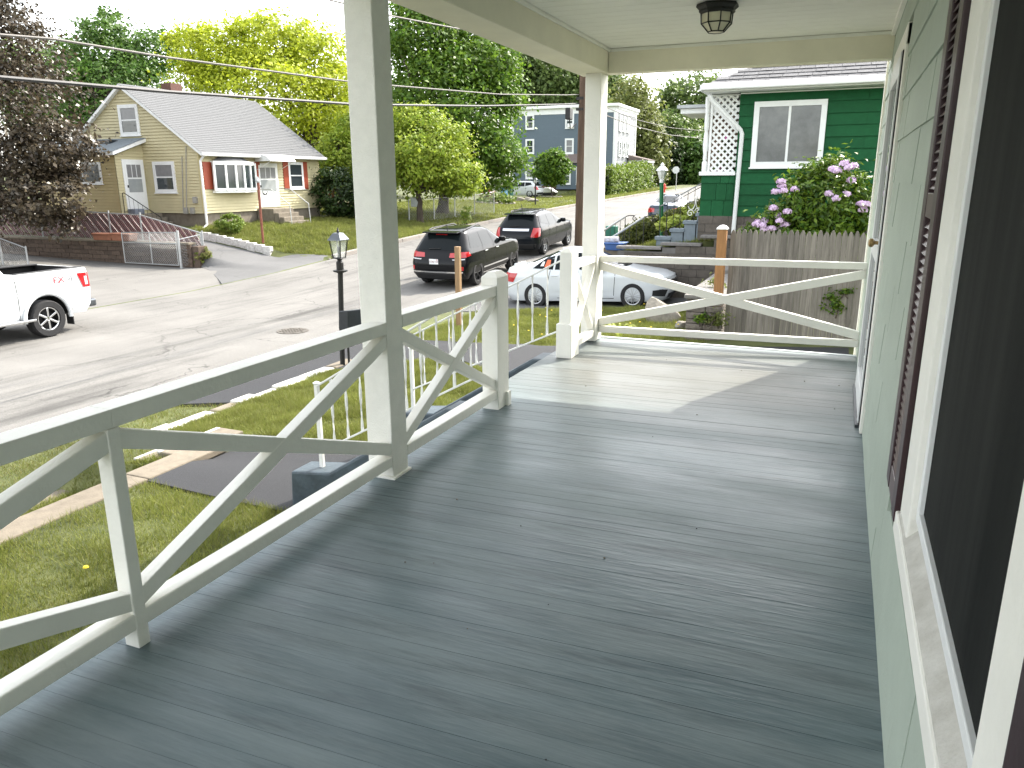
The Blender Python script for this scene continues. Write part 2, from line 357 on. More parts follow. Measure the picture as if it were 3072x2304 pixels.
while yy < 9.5:
    l = rng.uniform(.35, .8); w = rng.random() < .28; zc = tz(-7.05, yy+l/2)
    bx('edging_stone', (-7.2+rng.uniform(-.03, .02), yy, zc-.25), (-6.98+rng.uniform(-.02, .03), yy+l-.02, zc+.03+rng.uniform(-.02, .02)), WHITEP if w else CONC, ed, bevel=.025); yy += l
# ---------------- own house and porch ----------------
XW = .257; XI = -2.006
PAINT = M('cream_paint', (.84, .825, .76), .55, .035, 5, .25, 55, big=.04, bigscale=2, spec=.35)
STUCCO = M('rough_cream_paint', (.84, .825, .76), .65, .04, 14, .45, 170, spec=.3)
CEILM = M('ceiling_paint', (.82, .82, .75), .5, .03, 4, .06, 40, big=.04, objvar=.012)
BEAMM = M('beam_paint', (.82, .78, .63), .55, .05, 3, .1, 40, big=.06)
WALLM = M('sage_paint', (.4, .455, .385), .62, .04, 6, .16, 90, big=.05, objvar=.02, spec=.35)
MAROON = M('maroon_plastic', (.028, .008, .011), .38, .15, 9, .05, 60, spec=.5)
WHITE = M('white_vinyl', (.78, .79, .78), .4, .03, 6)
def floor_mat():
    m = M('porch_floor_paint', (.105, .15, .165), .42, .2, 7, .22, 34, stretch=(.22, 1.6, 1), col2=(.15, .195, .205), big=.1, bigscale=1.2, objvar=.03, spec=.22)
    nt = m.node_tree; N = nt.nodes; bs = N['Principled BSDF']; src = bs.inputs['Base Color'].links[0].from_socket; g = N.new('ShaderNodeNewGeometry')
    def layer(src, scale, st, p0, p1, col, amt):
        mp = N.new('ShaderNodeMapping'); mp.inputs['Scale'].default_value = st; L(nt, g.outputs['Position'], mp.inputs[0])
        n = N.new('ShaderNodeTexNoise'); n.inputs['Scale'].default_value = scale; n.inputs['Detail'].default_value = 7; n.inputs['Roughness'].default_value = .7; L(nt, mp.outputs[0], n.inputs['Vector'])
        r = N.new('ShaderNodeMapRange'); r.inputs[1].default_value = p0; r.inputs[2].default_value = p1; r.inputs[4].default_value = amt; L(nt, n.outputs['Fac'], r.inputs[0])
        mx = N.new('ShaderNodeMix'); mx.data_type = 'RGBA'; L(nt, r.outputs[0], mx.inputs[0]); L(nt, src, mx.inputs[6]); mx.inputs[7].default_value = (*col, 1); return mx.outputs[2], n
    # walked-off grey film along the middle, darker damp streaks
    src, n1 = layer(src, 1.6, (.35, 1.3, 1), .44, .66, (.21, .245, .245), .62)
    src, n2 = layer(src, 4.5, (.3, 2.4, 1), .53, .68, (.05, .068, .076), .6)
    src, _ = layer(src, .9, (.8, 1.2, 1), .5, .7, (.07, .1, .118), .5)
    # dull warm grey painted in where the sun patch falls, to tame its brightness
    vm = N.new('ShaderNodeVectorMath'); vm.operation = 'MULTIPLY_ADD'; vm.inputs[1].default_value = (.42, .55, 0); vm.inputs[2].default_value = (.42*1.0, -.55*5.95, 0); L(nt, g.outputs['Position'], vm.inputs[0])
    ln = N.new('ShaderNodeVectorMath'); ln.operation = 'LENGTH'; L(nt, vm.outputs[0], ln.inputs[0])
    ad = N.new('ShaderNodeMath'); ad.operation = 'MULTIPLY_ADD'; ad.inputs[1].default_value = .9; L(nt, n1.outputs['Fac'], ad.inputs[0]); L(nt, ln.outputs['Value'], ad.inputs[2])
    lit_dim = N.new('ShaderNodeMapRange'); lit_dim.inputs[1].default_value = .75; lit_dim.inputs[2].default_value = 1.35; lit_dim.inputs[3].default_value = .8; lit_dim.inputs[4].default_value = 0; L(nt, ad.outputs[0], lit_dim.inputs[0])
    lit_mix = N.new('ShaderNodeMix'); lit_mix.data_type = 'RGBA'; L(nt, lit_dim.outputs[0], lit_mix.inputs[0]); L(nt, src, lit_mix.inputs[6]); lit_mix.inputs[7].default_value = (.135, .13, .115, 1); src = lit_mix.outputs[2]
    # tiny chips to bare wood
    src, _ = layer(src, 60, (.25, 1, 1), .76, .79, (.3, .27, .18), .7)
    L(nt, src, bs.inputs['Base Color'])
    r = N.new('ShaderNodeMapRange'); r.inputs[1].default_value = .4; r.inputs[2].default_value = .7; r.inputs[3].default_value = .3; r.inputs[4].default_value = .55; L(nt, n1.outputs['Fac'], r.inputs[0]); L(nt, r.outputs[0], bs.inputs['Roughness'])
    return m
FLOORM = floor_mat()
porch = thing('porch', 'covered front porch with slate grey board floor and cream beams', 'porch', (-1, 3.5, -1))
XE = -2.235     # outer floor edge
y = -.6; k = 0
while y < 7.1:
    w = .0875; gp = .0018 if rng.random() < .16 else .0003; a, c = y+gp, y+w-.0003; dz = rng.uniform(-.0007, .0007); sk = .045   # boards run very slightly askew
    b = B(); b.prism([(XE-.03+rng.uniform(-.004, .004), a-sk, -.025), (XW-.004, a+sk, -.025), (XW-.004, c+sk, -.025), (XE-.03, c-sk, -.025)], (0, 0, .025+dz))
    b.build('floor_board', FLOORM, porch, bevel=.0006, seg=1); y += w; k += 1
bx('joist_deck', (XE, -.55, -.16), (XW-.01, 7.08, -.05), M('dark_wood', (.03, .03, .03), .9), porch)
bx('skirt_board', (XE-.02, -.5, -.9), (XE, 7.1, -.03), PAINT, porch)
bx('skirt_board', (XE, 7.1, -.9), (XW-.01, 7.12, -.03), PAINT, porch)
bx('edge_nosing', (XE+.05, 7.118, -.04), (XW-.01, 7.16, .006), M('pale_floor_edge', (.5, .53, .53), .5, .1, 10), porch, bevel=.006)
# posts
bx('post', (XI-.15, 3.155, .012), (XI, 3.305, 2.4), STUCCO, porch, bevel=.006)
bx('post_foot', (XI-.162, 3.143, 0), (XI+.012, 3.317, .012), PAINT, porch)
bx('post', (-2.185, 6.84, .012), (-2.04, 7.05, 2.4), PAINT, porch, bevel=.006)
bx('post', (XI-.15, -.6, .0), (XI, -.45, 2.4), STUCCO, porch, bevel=.006)
# beams and ceiling
B().box((XI-.27, -1, 2.4), (XI, 7.05, 2.78)).build('front_beam', BEAMM, porch, bevel=.006)
B().prism([(XI+.002, 6.92, 2.4), (XW-.003, 7.0, 2.4), (XW-.003, 7.15, 2.4), (XI+.002, 7.05, 2.4)], (0, 0, .36)).build('end_beam', BEAMM, porch, bevel=.005)
for x in (XI+.004,): bx('ceiling_trim', (x, -1, 2.575), (x+.022, 6.94, 2.598), CEILM, porch, bevel=.003)
bx('ceiling_trim', (XW-.035, -1, 2.56), (XW-.006, 6.98, 2.598), CEILM, porch, bevel=.003)
B().bar((XI, 6.91, 2.585), (XW, 6.99, 2.585), .02, .022).build('ceiling_trim', CEILM, porch)
y = -1.0
while y < 7.0:
    b = B(); b.prism([(XI, y+.003, 2.6), (XI, y+.147, 2.6), (XI, y+.15, 2.608), (XI, y, 2.608)], (XW-XI, .08, 0)); b.build('ceiling_board', CEILM, porch); y += .15
bx('ceiling_back', (XI, -1, 2.609), (XW, 7.14, 2.64), CEILM, porch)
ROOFM = M('grey_shingle', (.2, .2, .205), .95, .3, 14, .5, 40)
B().prism([(-2.5, -1, 2.6), (XW, -1, 2.95), (XW, -1, 3.25), (-2.5, -1, 2.74)], (0, 8.36, 0)).build('porch_roof', PAINT, porch)
B().prism([(-2.54, -1.1, 2.745), (XW, -1.1, 3.255), (XW, -1.1, 3.3), (-2.54, -1.1, 2.79)], (0, 8.5, 0)).build('roof_cover', ROOFM, porch)
# railing panels: top rail, bottom rail and crossed braces
def panel(label, p, q, zt0=.765, zt1=.825, zb0=.07, zb1=.128, off=Vector((0, 0, 0)), inner=Vector((1, 0, 0)), brace=True, ext0=0., br=.062, rw=.095, group=None):
    """p,q: floor points on the inner face of the panel"""
    p = Vector(p); q = Vector(q); d = (q-p).normalized(); m = -inner*(rw/2)
    t = thing('wooden_railing', label, 'railing', tuple((p+q)/2), group)
    up = Vector((0, 0, 1))
    B().bar(p+m+up*(zt0+zt1)/2, q+m+up*(zt0+zt1)/2, rw, zt1-zt0).build('top_rail', PAINT, t, bevel=.003)
    B().bar(p+m*.85+up*(zb0+zb1)/2, q+m*.85+up*(zb0+zb1)/2, rw*.85, zb1-zb0).build('bottom_rail', PAINT, t, bevel=.006)
    if brace:
        z0, z1 = zb1+.002, zt0-.002; w = br
        s = (z1-z0-w)/((q-p).length); 
        for sg in (1, -1):
            a, c = (p, q) if sg == 1 else (q, p); dd = (c-a)
            # parallelogram so that the ends are cut flush with the rails
            n = 2 if sg == 1 else 1
            o1 = -inner*(.004 if sg == 1 else .0065); th = -inner*(.055)
            pa = [a+o1+up*z0, c+o1+up*(z1-w*1.08), c+o1+up*z1, a+o1+up*(z0+w*1.08)]
            B().prism(pa, th).build('brace', PAINT, t, bevel=.004)
    return t
panel('white cross braced railing panel before the lone small post', (XI, -.45, 0), (XI, 1.5755, 0))
panel('white cross braced railing panel between the small post and the porch column', (XI, 1.5757, 0), (XI, 3.153, 0))
panel('white cross braced railing panel from the porch column to the stair newel', (XI, 3.307, 0), (XI, 4.478, 0), .775, .84, .08, .14)
panel('very short cross braced railing panel beside the corner post', (-2.05, 6.30, 0), (-2.05, 6.838, 0), .76, .82, .06, .12, br=.05)
panel('long cross braced railing panel across the porch end', (-2.038, 6.93, 0), (XW-.01, 7.1, 0), .755, .812, .085, .145, inner=Vector((0, -1, 0)), br=.068, rw=.06)
bx('railing_post', (XI-.062, 1.552, 0), (XI+.001, 1.599, .764), PAINT, None, bevel=.004, label='small square white post midway along the railing', cat='post')
def newel(label, x0, x1, y0, y1, zt):
    t = thing('newel_post', label, 'post', ((x0+x1)/2, (y0+y1)/2, 0))
    c = .035; b = B().box((x0, y0, 0), (x1, y1, zt-c)); b.build('shaft', PAINT, t, bevel=.004)
    b = B(); i = b.pts([(x0, y0, zt-c), (x1, y0, zt-c), (x1, y1, zt-c), (x0, y1, zt-c), (x0+c, y0+c, zt), (x1-c, y0+c, zt), (x1-c, y1-c, zt), (x0+c, y1-c, zt)])
    b.f += [tuple(i+k for k in f) for f in ((4, 5, 6, 7), (0, 1, 5, 4), (1, 2, 6, 5), (2, 3, 7, 6), (3, 0, 4, 7), (0, 3, 2, 1))]; b.build('chamfered_top', PAINT, t)
    return t
n1 = newel('white chamfered newel post on the near side of the porch stairs', -2.115, XI+.008, 4.48, 4.66, .925)
n2 = newel('white chamfered newel post on the driveway side of the porch stairs', -2.15, -2.045, 6.12, 6.30, .945)
bx('base_block', (-2.17, 6.1, 0), (-2.03, 6.32, .3), PAINT, n2, bevel=.006)
bx('base_block', (XI+.008, 4.6, 0), (XI+.03, 4.65, .1), PAINT, n1, bevel=.003)
# porch steps with cheek walls
STEPM = M('slate_painted_concrete', (.055, .075, .09), .55, .25, 8, .5, 30, big=.12, spec=.4)
st = thing('porch_steps', 'slate painted concrete porch steps with low cheek walls', 'steps', (-2.9, 5.4, -1))
for k in range(5): bx('tread', (-2.24-.29*(k+1), 4.72, -1.05), (-2.238-.29*k, 6.12, -.17*(k+1)), STEPM, st, bevel=.012)
for y0, y1 in ((4.46, 4.72), (6.12, 6.42)):
    poly = [(-2.238, y0, -1.05), (-2.238, y0, -.03), (-2.4, y0, -.035), (-3.42, y0, -.66), (-3.78, y0, -.7), (-3.8, y0, -1.05)]
    B().prism(poly, (0, y1-y0, 0)).build('cheek_wall', STEPM, st, bevel=.02)
WIRON = M('white_metal', (.76, .76, .73), .4, .06, 20, .1, 60, spec=.5)
def handrail(label, y, xt, zt, xb, zb, ptop, pbase, n):
    t = thing('stair_handrail', label, 'handrail', (xb, y, pbase), 'porch stair handrails')
    up = Vector((0, 0, 1)); A = Vector((xt, y, zt)); E = Vector((xb, y, zb)); drop = Vector((0, 0, -.62))
    B().bar(A, E, .035, .014, up=(0, 0, 1)).build('top_bar', WIRON, t, bevel=.004)
    B().bar(A+drop*.98, E+drop*.85, .03, .014).build('bottom_bar', WIRON, t, bevel=.003)
    B().bar((xb, y, pbase), (xb, y, ptop), .032, .032).build('post', WIRON, t, bevel=.003)
    B().lathe([(.026, ptop), (.03, ptop+.008), (.012, ptop+.018)], (xb, y, 0), 10).build('post_cap', WIRON, t)
    for k in range(1, n+1):      # twisted balusters
        f = k/(n+1); a = A.lerp(E, f); c = (A+drop*.98).lerp(E+drop*.85, f); b = B(); pr = None; nn = 22
        for j in range(nn+1):
            g = j/nn; p = a.lerp(c, g); an = math.pi*.25+math.pi*2*g*(1 if .12 < g < .88 else 1); r = .012
            ring = b.pts([p+Vector((math.cos(an+q*math.pi/2), math.sin(an+q*math.pi/2)*.9, 0))*(r if q % 2 == 0 else r*.55) for q in range(4)])
            if pr is not None:
                for q in range(4): b.f.append((pr+q, pr+(q+1) % 4, ring+(q+1) % 4, ring+q))
            pr = ring
        b.build('baluster', WIRON, t)
    return t
handrail('white twisted iron handrail on the near cheek of the porch stairs', 4.59, -2.12, .84, -3.57, -.02, .0, -.7, 10)
handrail('white twisted iron handrail on the driveway side of the porch stairs', 6.2, -2.15, .84, -3.68, .06, -.06, -.7, 10)
# ---------------- own house wall ----------------
house = thing('own_house', 'sage green shingled house wall along the porch', 'house', (3, 3, -1))
bx('wall', (XW+.055, -4, -1.1), (9, 7.6, 5.6), M('sage_sheathing', (.36, .42, .36), .8), house)
bx('roof', (-.1, -4.4, 5.6), (9.5, 8.0, 5.85), ROOFM, house)
WY0, WY1 = .99, 2.3      # window casing
DY0, DY1 = 4.86, 6.14    # door casing
z0 = .396-.2165*2; row = 0
while z0 < 2.6:
    z1 = z0+.2165; y = -.5-(.3 if row % 2 else 0)+rng.uniform(-.03, .03)
    zlo = max(z0, -.02)
    while y < 7.6:
        a, c = y, min(y+.61, 7.6); segs = [(a, c)]
        for q0, q1, zlim in ((WY0-.42, WY1+.42, (.5, 2.3)), (DY0, DY1, (-1, 2.29))):
            if z1 > zlim[0] and z0 < zlim[1]:
                ns = []
                for s0, s1 in segs:
                    if s1 <= q0 or s0 >= q1: ns.append((s0, s1))
                    else:
                        if s0 < q0: ns.append((s0, q0))
                        if s1 > q1: ns.append((q1, s1))
                segs = ns
        for s0, s1 in segs:
            if s1-s0 > .02 and z1 > 0:
                e = rng.uniform(-.0015, .0015); t0 = .0105; t1 = .003
                b = B(); b.prism([(XW-t0+e, s0+.0015, zlo), (XW+.054, s0+.0015, zlo), (XW+.054, s0+.0015, z1+.01), (XW-t1+e, s0+.0015, z1+.01)], (0, s1-s0-.0024, 0))
                b.build('shingle', WALLM, house)
        y += .61
    z0 = z1; row += 1
bx('corner_board', (XW-.022, 7.5, -.5), (XW+.1, 7.62, 2.6), PAINT, house, bevel=.004)
# window with sill, screen and shutters
SILLM = M('grimy_sill', (.5, .48, .43), .75, .12, 14, .3, 120, col2=(.6, .585, .54))
w = thing('screen_window', 'large dark screened window with cream casing in the sage wall', 'window', (XW, 1.6, .5))
bx('casing', (XW-.016, 2.09, .57), (XW+.02, 2.295, 2.3), PAINT, w, bevel=.005)
bx('casing', (XW-.016, .88, .57), (XW+.02, 1.06, 2.3), PAINT, w, bevel=.005)
bx('apron', (XW-.026, .88, .5), (XW+.02, 2.33, .568), PAINT, w, bevel=.006)
B().prism([(XW-.022, .975, .5685), (XW+.04, .975, .5685), (XW+.04, .975, .64), (XW-.02, .975, .578)], (0, 1.3, 0)).build('sill', SILLM, w, bevel=.004)
for a, c in (((XW+.0, 2.05, .64), (XW+.03, 2.09, 2.3)), ((XW, 1.06, .64), (XW+.03, 1.1, 2.3)), ((XW, 1.1, .64), (XW+.03, 2.05, .672)), ((XW, 1.1, 2.24), (XW+.03, 2.05, 2.3))):
    bx('sash_frame', a, c, WHITE, w, bevel=.003)
bx('screen', (XW+.012, 1.1, .672), (XW+.016, 2.05, 2.24), M('dark_screen', (.012, .0135, .013), .8, .35, 3.2, .1, 900, spec=.1, col2=(.026, .027, .025), stretch=(1, 2.2, .12)), w)
bx('glass', (XW+.03, 1.1, .672), (XW+.034, 2.05, 2.24), glassmat('dark_pane', (.01, .011, .012)), w)
def shutter(label, y0, y1, z0=.53, z1=2.36):
    t = thing('window_shutter', label, 'shutter', (XW-.02, (y0+y1)/2, z0)); fw = .1; xo, xi = XW-.03, XW-.004
    SL = M('maroon_slat', (.06, .026, .027), .35, .1, 9)
    for a, c in ((y0, y0+fw), (y1-fw, y1)): bx('stile', (xo, a, z0), (xi, c, z1), MAROON, t, bevel=.004)
    zs = [z0, 1.39, z1-.06]; hs_ = [.08, .07, .06]
    for zz, h in zip(zs, hs_): bx('rail', (xo+.002, y0+fw, zz), (xi, y1-fw, zz+h), SL, t, bevel=.003)
    for za, zb in ((z0+.09, 1.385), (1.47, z1-.07)):
        n = int((zb-za)/.0245)
        for k in range(n):
            zc = za+(k+.5)*(zb-za)/n
            b = B(); b.prism([(xo+.004, y0+fw, zc-.012), (xo+.007, y0+fw, zc-.014), (xi, y0+fw, zc+.010), (xi-.003, y0+fw, zc+.012)], (0, y1-y0-2*fw, 0)); b.build('slat', SL, t)
    bx('backing', (XW-.006, y0+.01, z0+.01), (XW-.002, y1-.01, z1-.01), MAROON, t)
shutter('maroon louvered shutter between the screened window and the door', 2.31, 2.69)
shutter('maroon louvered shutter on the near side of the screened window', .49, .872)
# door with storm frame
d = thing('front_door', 'white storm door in cream casing on the sage wall', 'door', (XW, 5.5, 0))
bx('casing', (XW-.024, DY0, .0), (XW+.02, DY0+.11, 2.3), PAINT, d, bevel=.004)
bx('casing', (XW-.024, DY1-.11, .0), (XW+.02, DY1, 2.3), PAINT, d, bevel=.004)
bx('casing', (XW-.026, DY0, 2.19), (XW+.02, DY1, 2.302), PAINT, d, bevel=.004)
bx('storm_stile', (XW-.036, 5.02, .02), (XW-.004, 5.1, 2.18), WHITE, d, bevel=.003)
bx('storm_stile', (XW-.036, 5.93, .02), (XW-.004, 6.02, 2.18), WHITE, d, bevel=.003)
for z, h in ((.02, .16), (1.0, .1), (2.06, .12)): bx('storm_rail', (XW-.034, 5.1, z), (XW-.006, 5.93, z+h), WHITE, d, bevel=.003)
bx('threshold', (XW-.05, 4.98, 0), (XW+.02, 6.04, .02), M('dark_metal', (.05, .055, .06), .4, metal=.6), d)
bx('glass', (XW-.02, 5.1, .18), (XW-.014, 5.93, 2.06), glassmat('storm_glass', (.05, .06, .065)), d)
bx('door_gasket', (XW-.03, DY0+.112, .02), (XW-.004, 5.018, 2.18), M('black_rubber', (.012, .012, .014), .6), d)
kb = B(); kb.tube([(XW-.036, 5.06, 1.13), (XW-.055, 5.06, 1.13)], .011, 10); kb.tube([(XW-.055, 5.06, 1.13), (XW-.066, 5.06, 1.13), (XW-.082, 5.06, 1.13), (XW-.09, 5.06, 1.13)], [.012, .026, .026, .014], 14)
kb.build('door_knob', M('old_brass', (.36, .25, .12), .35, .15, 30, metal=.9), d, smooth=True)
# ---------------- ceiling lamp ----------------
lp = P(2155, 45, z=2.6); lx, ly = lp.x+.03, lp.y-.55
lx, ly = -.87, 5.5
BLK = M('black_iron', (.012, .012, .011), .5, .3, 20, .15, 60)
lt = thing('ceiling_lamp', 'octagonal black caged porch lamp with frosted glass on the ceiling', 'lamp', (lx, ly, 2.6))
B().lathe([(.135, 2.597), (.14, 2.58), (.118, 2.562), (.12, 2.55), (.105, 2.538)], (lx, ly, 0), 8, math.pi/8).build('canopy', BLK, lt, bevel=.003)
gl = M('frosted_glass', (.7, .66, .5), .35, .08, 4); prof = [(.098, 2.54), (.094, 2.48), (.05, 2.43), (.02, 2.425)]
B().lathe(prof, (lx, ly, 0), 8, math.pi/8).build('glass_shade', gl, lt)
for k in range(8):
    an = math.pi/8+k*math.pi/4; cs, sn = math.cos(an), math.sin(an); an2 = an+math.pi/4
    B().tube([(lx+r*1.06*cs, ly+r*1.06*sn, z) for r, z in prof[:3]], .0045, 5).build('cage_bar', BLK, lt)
    for r, z in prof[1:3]: B().tube([(lx+r*1.06*cs, ly+r*1.06*sn, z), (lx+r*1.06*math.cos(an2), ly+r*1.06*math.sin(an2), z)], .004, 5).build('cage_ring', BLK, lt)
# grit on the floor
for k in range(18):
    x, y = rng.uniform(-1.7, .2), rng.uniform(1.6, 6.8); r = rng.uniform(.002, .006)
    b = B().lathe([(r*.5, 0), (r, r*.4), (r*.4, r)], (x, y, .001), 5, rng.random()*6); b.build('grit', CONC if k % 3 else BLK, porch)
# ---------------- vegetation ----------------
LF = {
 'maple': leafmat('leaf_maple', [(.03, .085, .01), (.065, .145, .014), (.15, .24, .026)], .4),
 'lime': leafmat('leaf_lime', [(.14, .23, .018), (.22, .31, .026), (.32, .38, .05)], .45),
 'locust': leafmat('leaf_locust', [(.22, .29, .012), (.34, .41, .018), (.46, .51, .045)], .45),
 'purple': leafmat('leaf_purple', [(.02, .017, .013), (.05, .036, .025), (.095, .075, .045)], .25, .32),
 'mid': leafmat('leaf_mid', [(0.036, 0.0936, 0.0144), (0.0648, 0.137, 0.0216), (0.108, 0.187, 0.036)], .4),
 'dark': leafmat('leaf_dark', [(0.0101, 0.0252, 0.00576), (0.0202, 0.0432, 0.00864), (0.036, 0.0648, 0.013)], .25),
 'olive': leafmat('leaf_olive', [(0.101, 0.13, 0.0252), (0.144, 0.173, 0.0432), (0.187, 0.209, 0.0648)], .4),
 'far': leafmat('leaf_far', [(.055, .1, .025), (.1, .16, .04), (.16, .22, .06)], .4),
 'hedge': leafmat('leaf_hedge', [(0.072, 0.13, 0.013), (0.122, 0.187, 0.0216), (0.18, 0.238, 0.036)], .35),
 'yew': leafmat('leaf_yew', [(0.0216, 0.0396, 0.0072), (0.0504, 0.072, 0.013), (0.144, 0.158, 0.0288)], .3),
 'rhodo': leafmat('leaf_rhodo', [(0.0252, 0.072, 0.00864), (0.0648, 0.144, 0.0144), (0.158, 0.238, 0.0216)], .3, .4),
 'grass': leafmat('grass_blade', [(.09, .125, .014), (.15, .18, .026), (.24, .25, .07)], .4, .6),
 'dry': leafmat('dry_blade', [(0.144, 0.13, 0.0432), (0.216, 0.187, 0.072), (0.144, 0.187, 0.036)], .35, .7),
}
BARK = M('bark', (.07, .055, .042), .95, .4, 12, .9, 25, stretch=(1, 1, .25))
BARKL = M('pale_bark', (.14, .12, .1), .95, .3, 12, .9, 25, stretch=(1, 1, .25))
def leaves(cen, nrm, size, ratio=.6):
    n = len(cen); r = NP.normal(size=(n, 3)); nn = nrm+r*.55; nn /= np.linalg.norm(nn, axis=1, keepdims=True)+1e-9
    a = np.cross(nn, NP.normal(size=(n, 3))); a /= np.linalg.norm(a, axis=1, keepdims=True)+1e-9; c = np.cross(nn, a)
    s = size*NP.uniform(.65, 1.35, (n, 1)); a = a*s*.5; c = c*s*.5*ratio
    fold = nn*s*.12
    return np.stack([cen-a, cen+c+fold, cen+a, cen-c+fold], 1).reshape(-1, 3)
def blob(c, rad, ncl, per, seed, spread=.16, shell=.5, flat=.7, lob=.22):
    g = np.random.default_rng(seed); d = g.normal(size=(ncl, 3)); d /= np.linalg.norm(d, axis=1, keepdims=True)
    k = g.normal(size=(7, 3)); ph = g.uniform(0, 6.3, 7); f = 1+lob*np.sin(d@k.T*2.2+ph).mean(1)*2.0
    r = (shell+(1-shell)*g.random(ncl)**.6)*f*np.where(g.random(ncl) < .08, 1.14, 1); cl = d*r[:, None]
    off = g.normal(size=(ncl, per, 3))*spread*np.array([1, 1, flat])*g.uniform(.6, 1.3, (ncl, 1, 1))
    p = (cl[:, None, :]+off).reshape(-1, 3); nr = p/(np.linalg.norm(p, axis=1, keepdims=True)+1e-6)*.6+np.array([0, 0, .5])
    return np.array(c)+p*np.array(rad), nr, np.array(c)+cl*np.array(rad)
def limb(b0, b1, r0, r1, n=6, wob=.08, rg=rng):
    b0 = Vector(b0); b1 = Vector(b1); L_ = (b1-b0).length; ps = []; rs = []
    for k in range(n+1):
        t = k/n; p = b0.lerp(b1, t); w = math.sin(math.pi*t)*L_*wob
        p += Vector((rg.uniform(-w, w), rg.uniform(-w, w), math.sin(math.pi*t)*L_*.08)); ps.append(p); rs.append(r0+(r1-r0)*t**.8)
    return ps, rs
def tree(name, label, base, top, blobs, kind, leaf, tr=.25, nlimb=9, group=None, bark=None, ratio=.6, sub=None):
    """base: trunk foot, top: where the trunk forks; blobs: (centre, radii, clumps, leaves per clump)"""
    base = Vector(base); top = Vector(top); t = thing(name, label, 'tree', tuple(base), group); bark = bark or BARK
    ps, rs = limb(base, top, tr, tr*.62, 7, .03); rs[0] *= 1.35
    B().tube(ps, rs, 9).build('trunk', bark, t, smooth=True)
    V = []; CL = []
    for i, (c, rad, ncl, per) in enumerate(blobs):
        p, nr, cl = blob(c, rad, ncl, per, abs(hash((round(base.x, 2), i))) % 99991 if False else int(abs(base.x*37+base.y*11)+i*53)); V.append(leaves(p, nr, leaf, ratio)); CL.append(cl)
    allc = np.concatenate(CL); g = random.Random(int(abs(base.x)*100))
    for k in range(nlimb):
        e = Vector(tuple(allc[g.randrange(len(allc))])); e = top.lerp(e, .9); s = ps[-1-g.randrange(3)]
        a, r = limb(s, e, tr*.42, tr*.06, 6, .1, g); B().tube(a, r, 6).build('limb', bark, t, smooth=True)
    v = np.concatenate(V); npmesh('crown', v, len(v)//4, 4, LF[kind], t, kind='stuff'); return t
def shrub(name, label, base, blobs, kind, leaf, cat='shrub', group=None, stems=5, ratio=.6, shell=.6, spread=.14, flowers=None):
    base = Vector(base); t = thing(name, label, cat, tuple(base), group); V = []; CL = []
    for i, (c, rad, ncl, per) in enumerate(blobs):
        p, nr, cl = blob(c, rad, ncl, per, int(abs(base.x*41+base.y*7)+i*31), shell=shell, spread=spread, lob=.12); V.append(leaves(p, nr, leaf, ratio)); CL.append(cl)
    v = np.concatenate(V); v[:, 2] = np.maximum(v[:, 2], base.z+.0); npmesh('foliage', v, len(v)//4, 4, LF[kind], t, kind='stuff')
    allc = np.concatenate(CL)
    for k in range(stems):
        e = Vector(tuple(allc[rng.randrange(len(allc))])); s = base+Vector((rng.uniform(-.1, .1), rng.uniform(-.1, .1), -.05)); a, r = limb(s, base.lerp(e, .8), .02*leaf/.08, .006, 5, .1); B().tube(a, r, 5).build('stem', BARK, t)
    return t, allc
def hedge(name, label, p0, p1, wid, h, kind, leaf, n, zf=None, core=None):
    """clipped hedge between two ground points"""
    p0 = Vector((*p0, 0)); p1 = Vector((*p1, 0)); d = (p1-p0); ln = d.length; d.normalize(); a = Vector((-d.y, d.x, 0)); zf = zf or tz
    t = thing(name, label, 'hedge', (*((p0+p1)/2)[:2], zf(*((p0+p1)/2)[:2])))
    u = NP.random(n)*ln; s = NP.choice(4, n, p=[.4, .2, .34, .06]); w = (NP.random(n)-.5)*wid; z = NP.random(n)*h
    w = np.where(s == 0, -wid/2, np.where(s == 1, wid/2, w)); z = np.where(s == 2, h, z); u = np.where(s == 3, np.where(u > ln/2, ln, 0), u)
    bumpf = .12*h*np.sin(u*2.1+1)*np.sin(u*.9)+NP.normal(size=n)*leaf*.7; z = z+np.where(s == 2, bumpf, 0); w = w+np.where(s < 2, NP.normal(size=n)*leaf*.8+.06*wid*np.sin(u*1.7), 0)
    q = np.array(p0)+np.outer(u, np.array(d))+np.outer(w, np.array(a)); q[:, 2] = T(q[:, 0], q[:, 1])+np.maximum(z, 0)
    nr = np.outer(w/wid, np.array(a))*1.5+np.array([0, 0, .4])
    npmesh('foliage', leaves(q, nr, leaf), n, 4, LF[kind], t, kind='stuff')
    b = B(); cN = 8
    b.grid(lambda s_, v_: (lambda pp: (pp.x, pp.y, zf(pp.x, pp.y)+h*.9*math.sin(math.pi*min(max(v_, .0), 1))**.35*(1 if 0 < v_ < 1 else 0)))(p0+d*(ln*s_)+a*(wid*.84*(v_-.5))), cN, 6)
    b.build('inner_branches', core or M('hedge_core', (.02, .03, .008), .95), t)
    return t
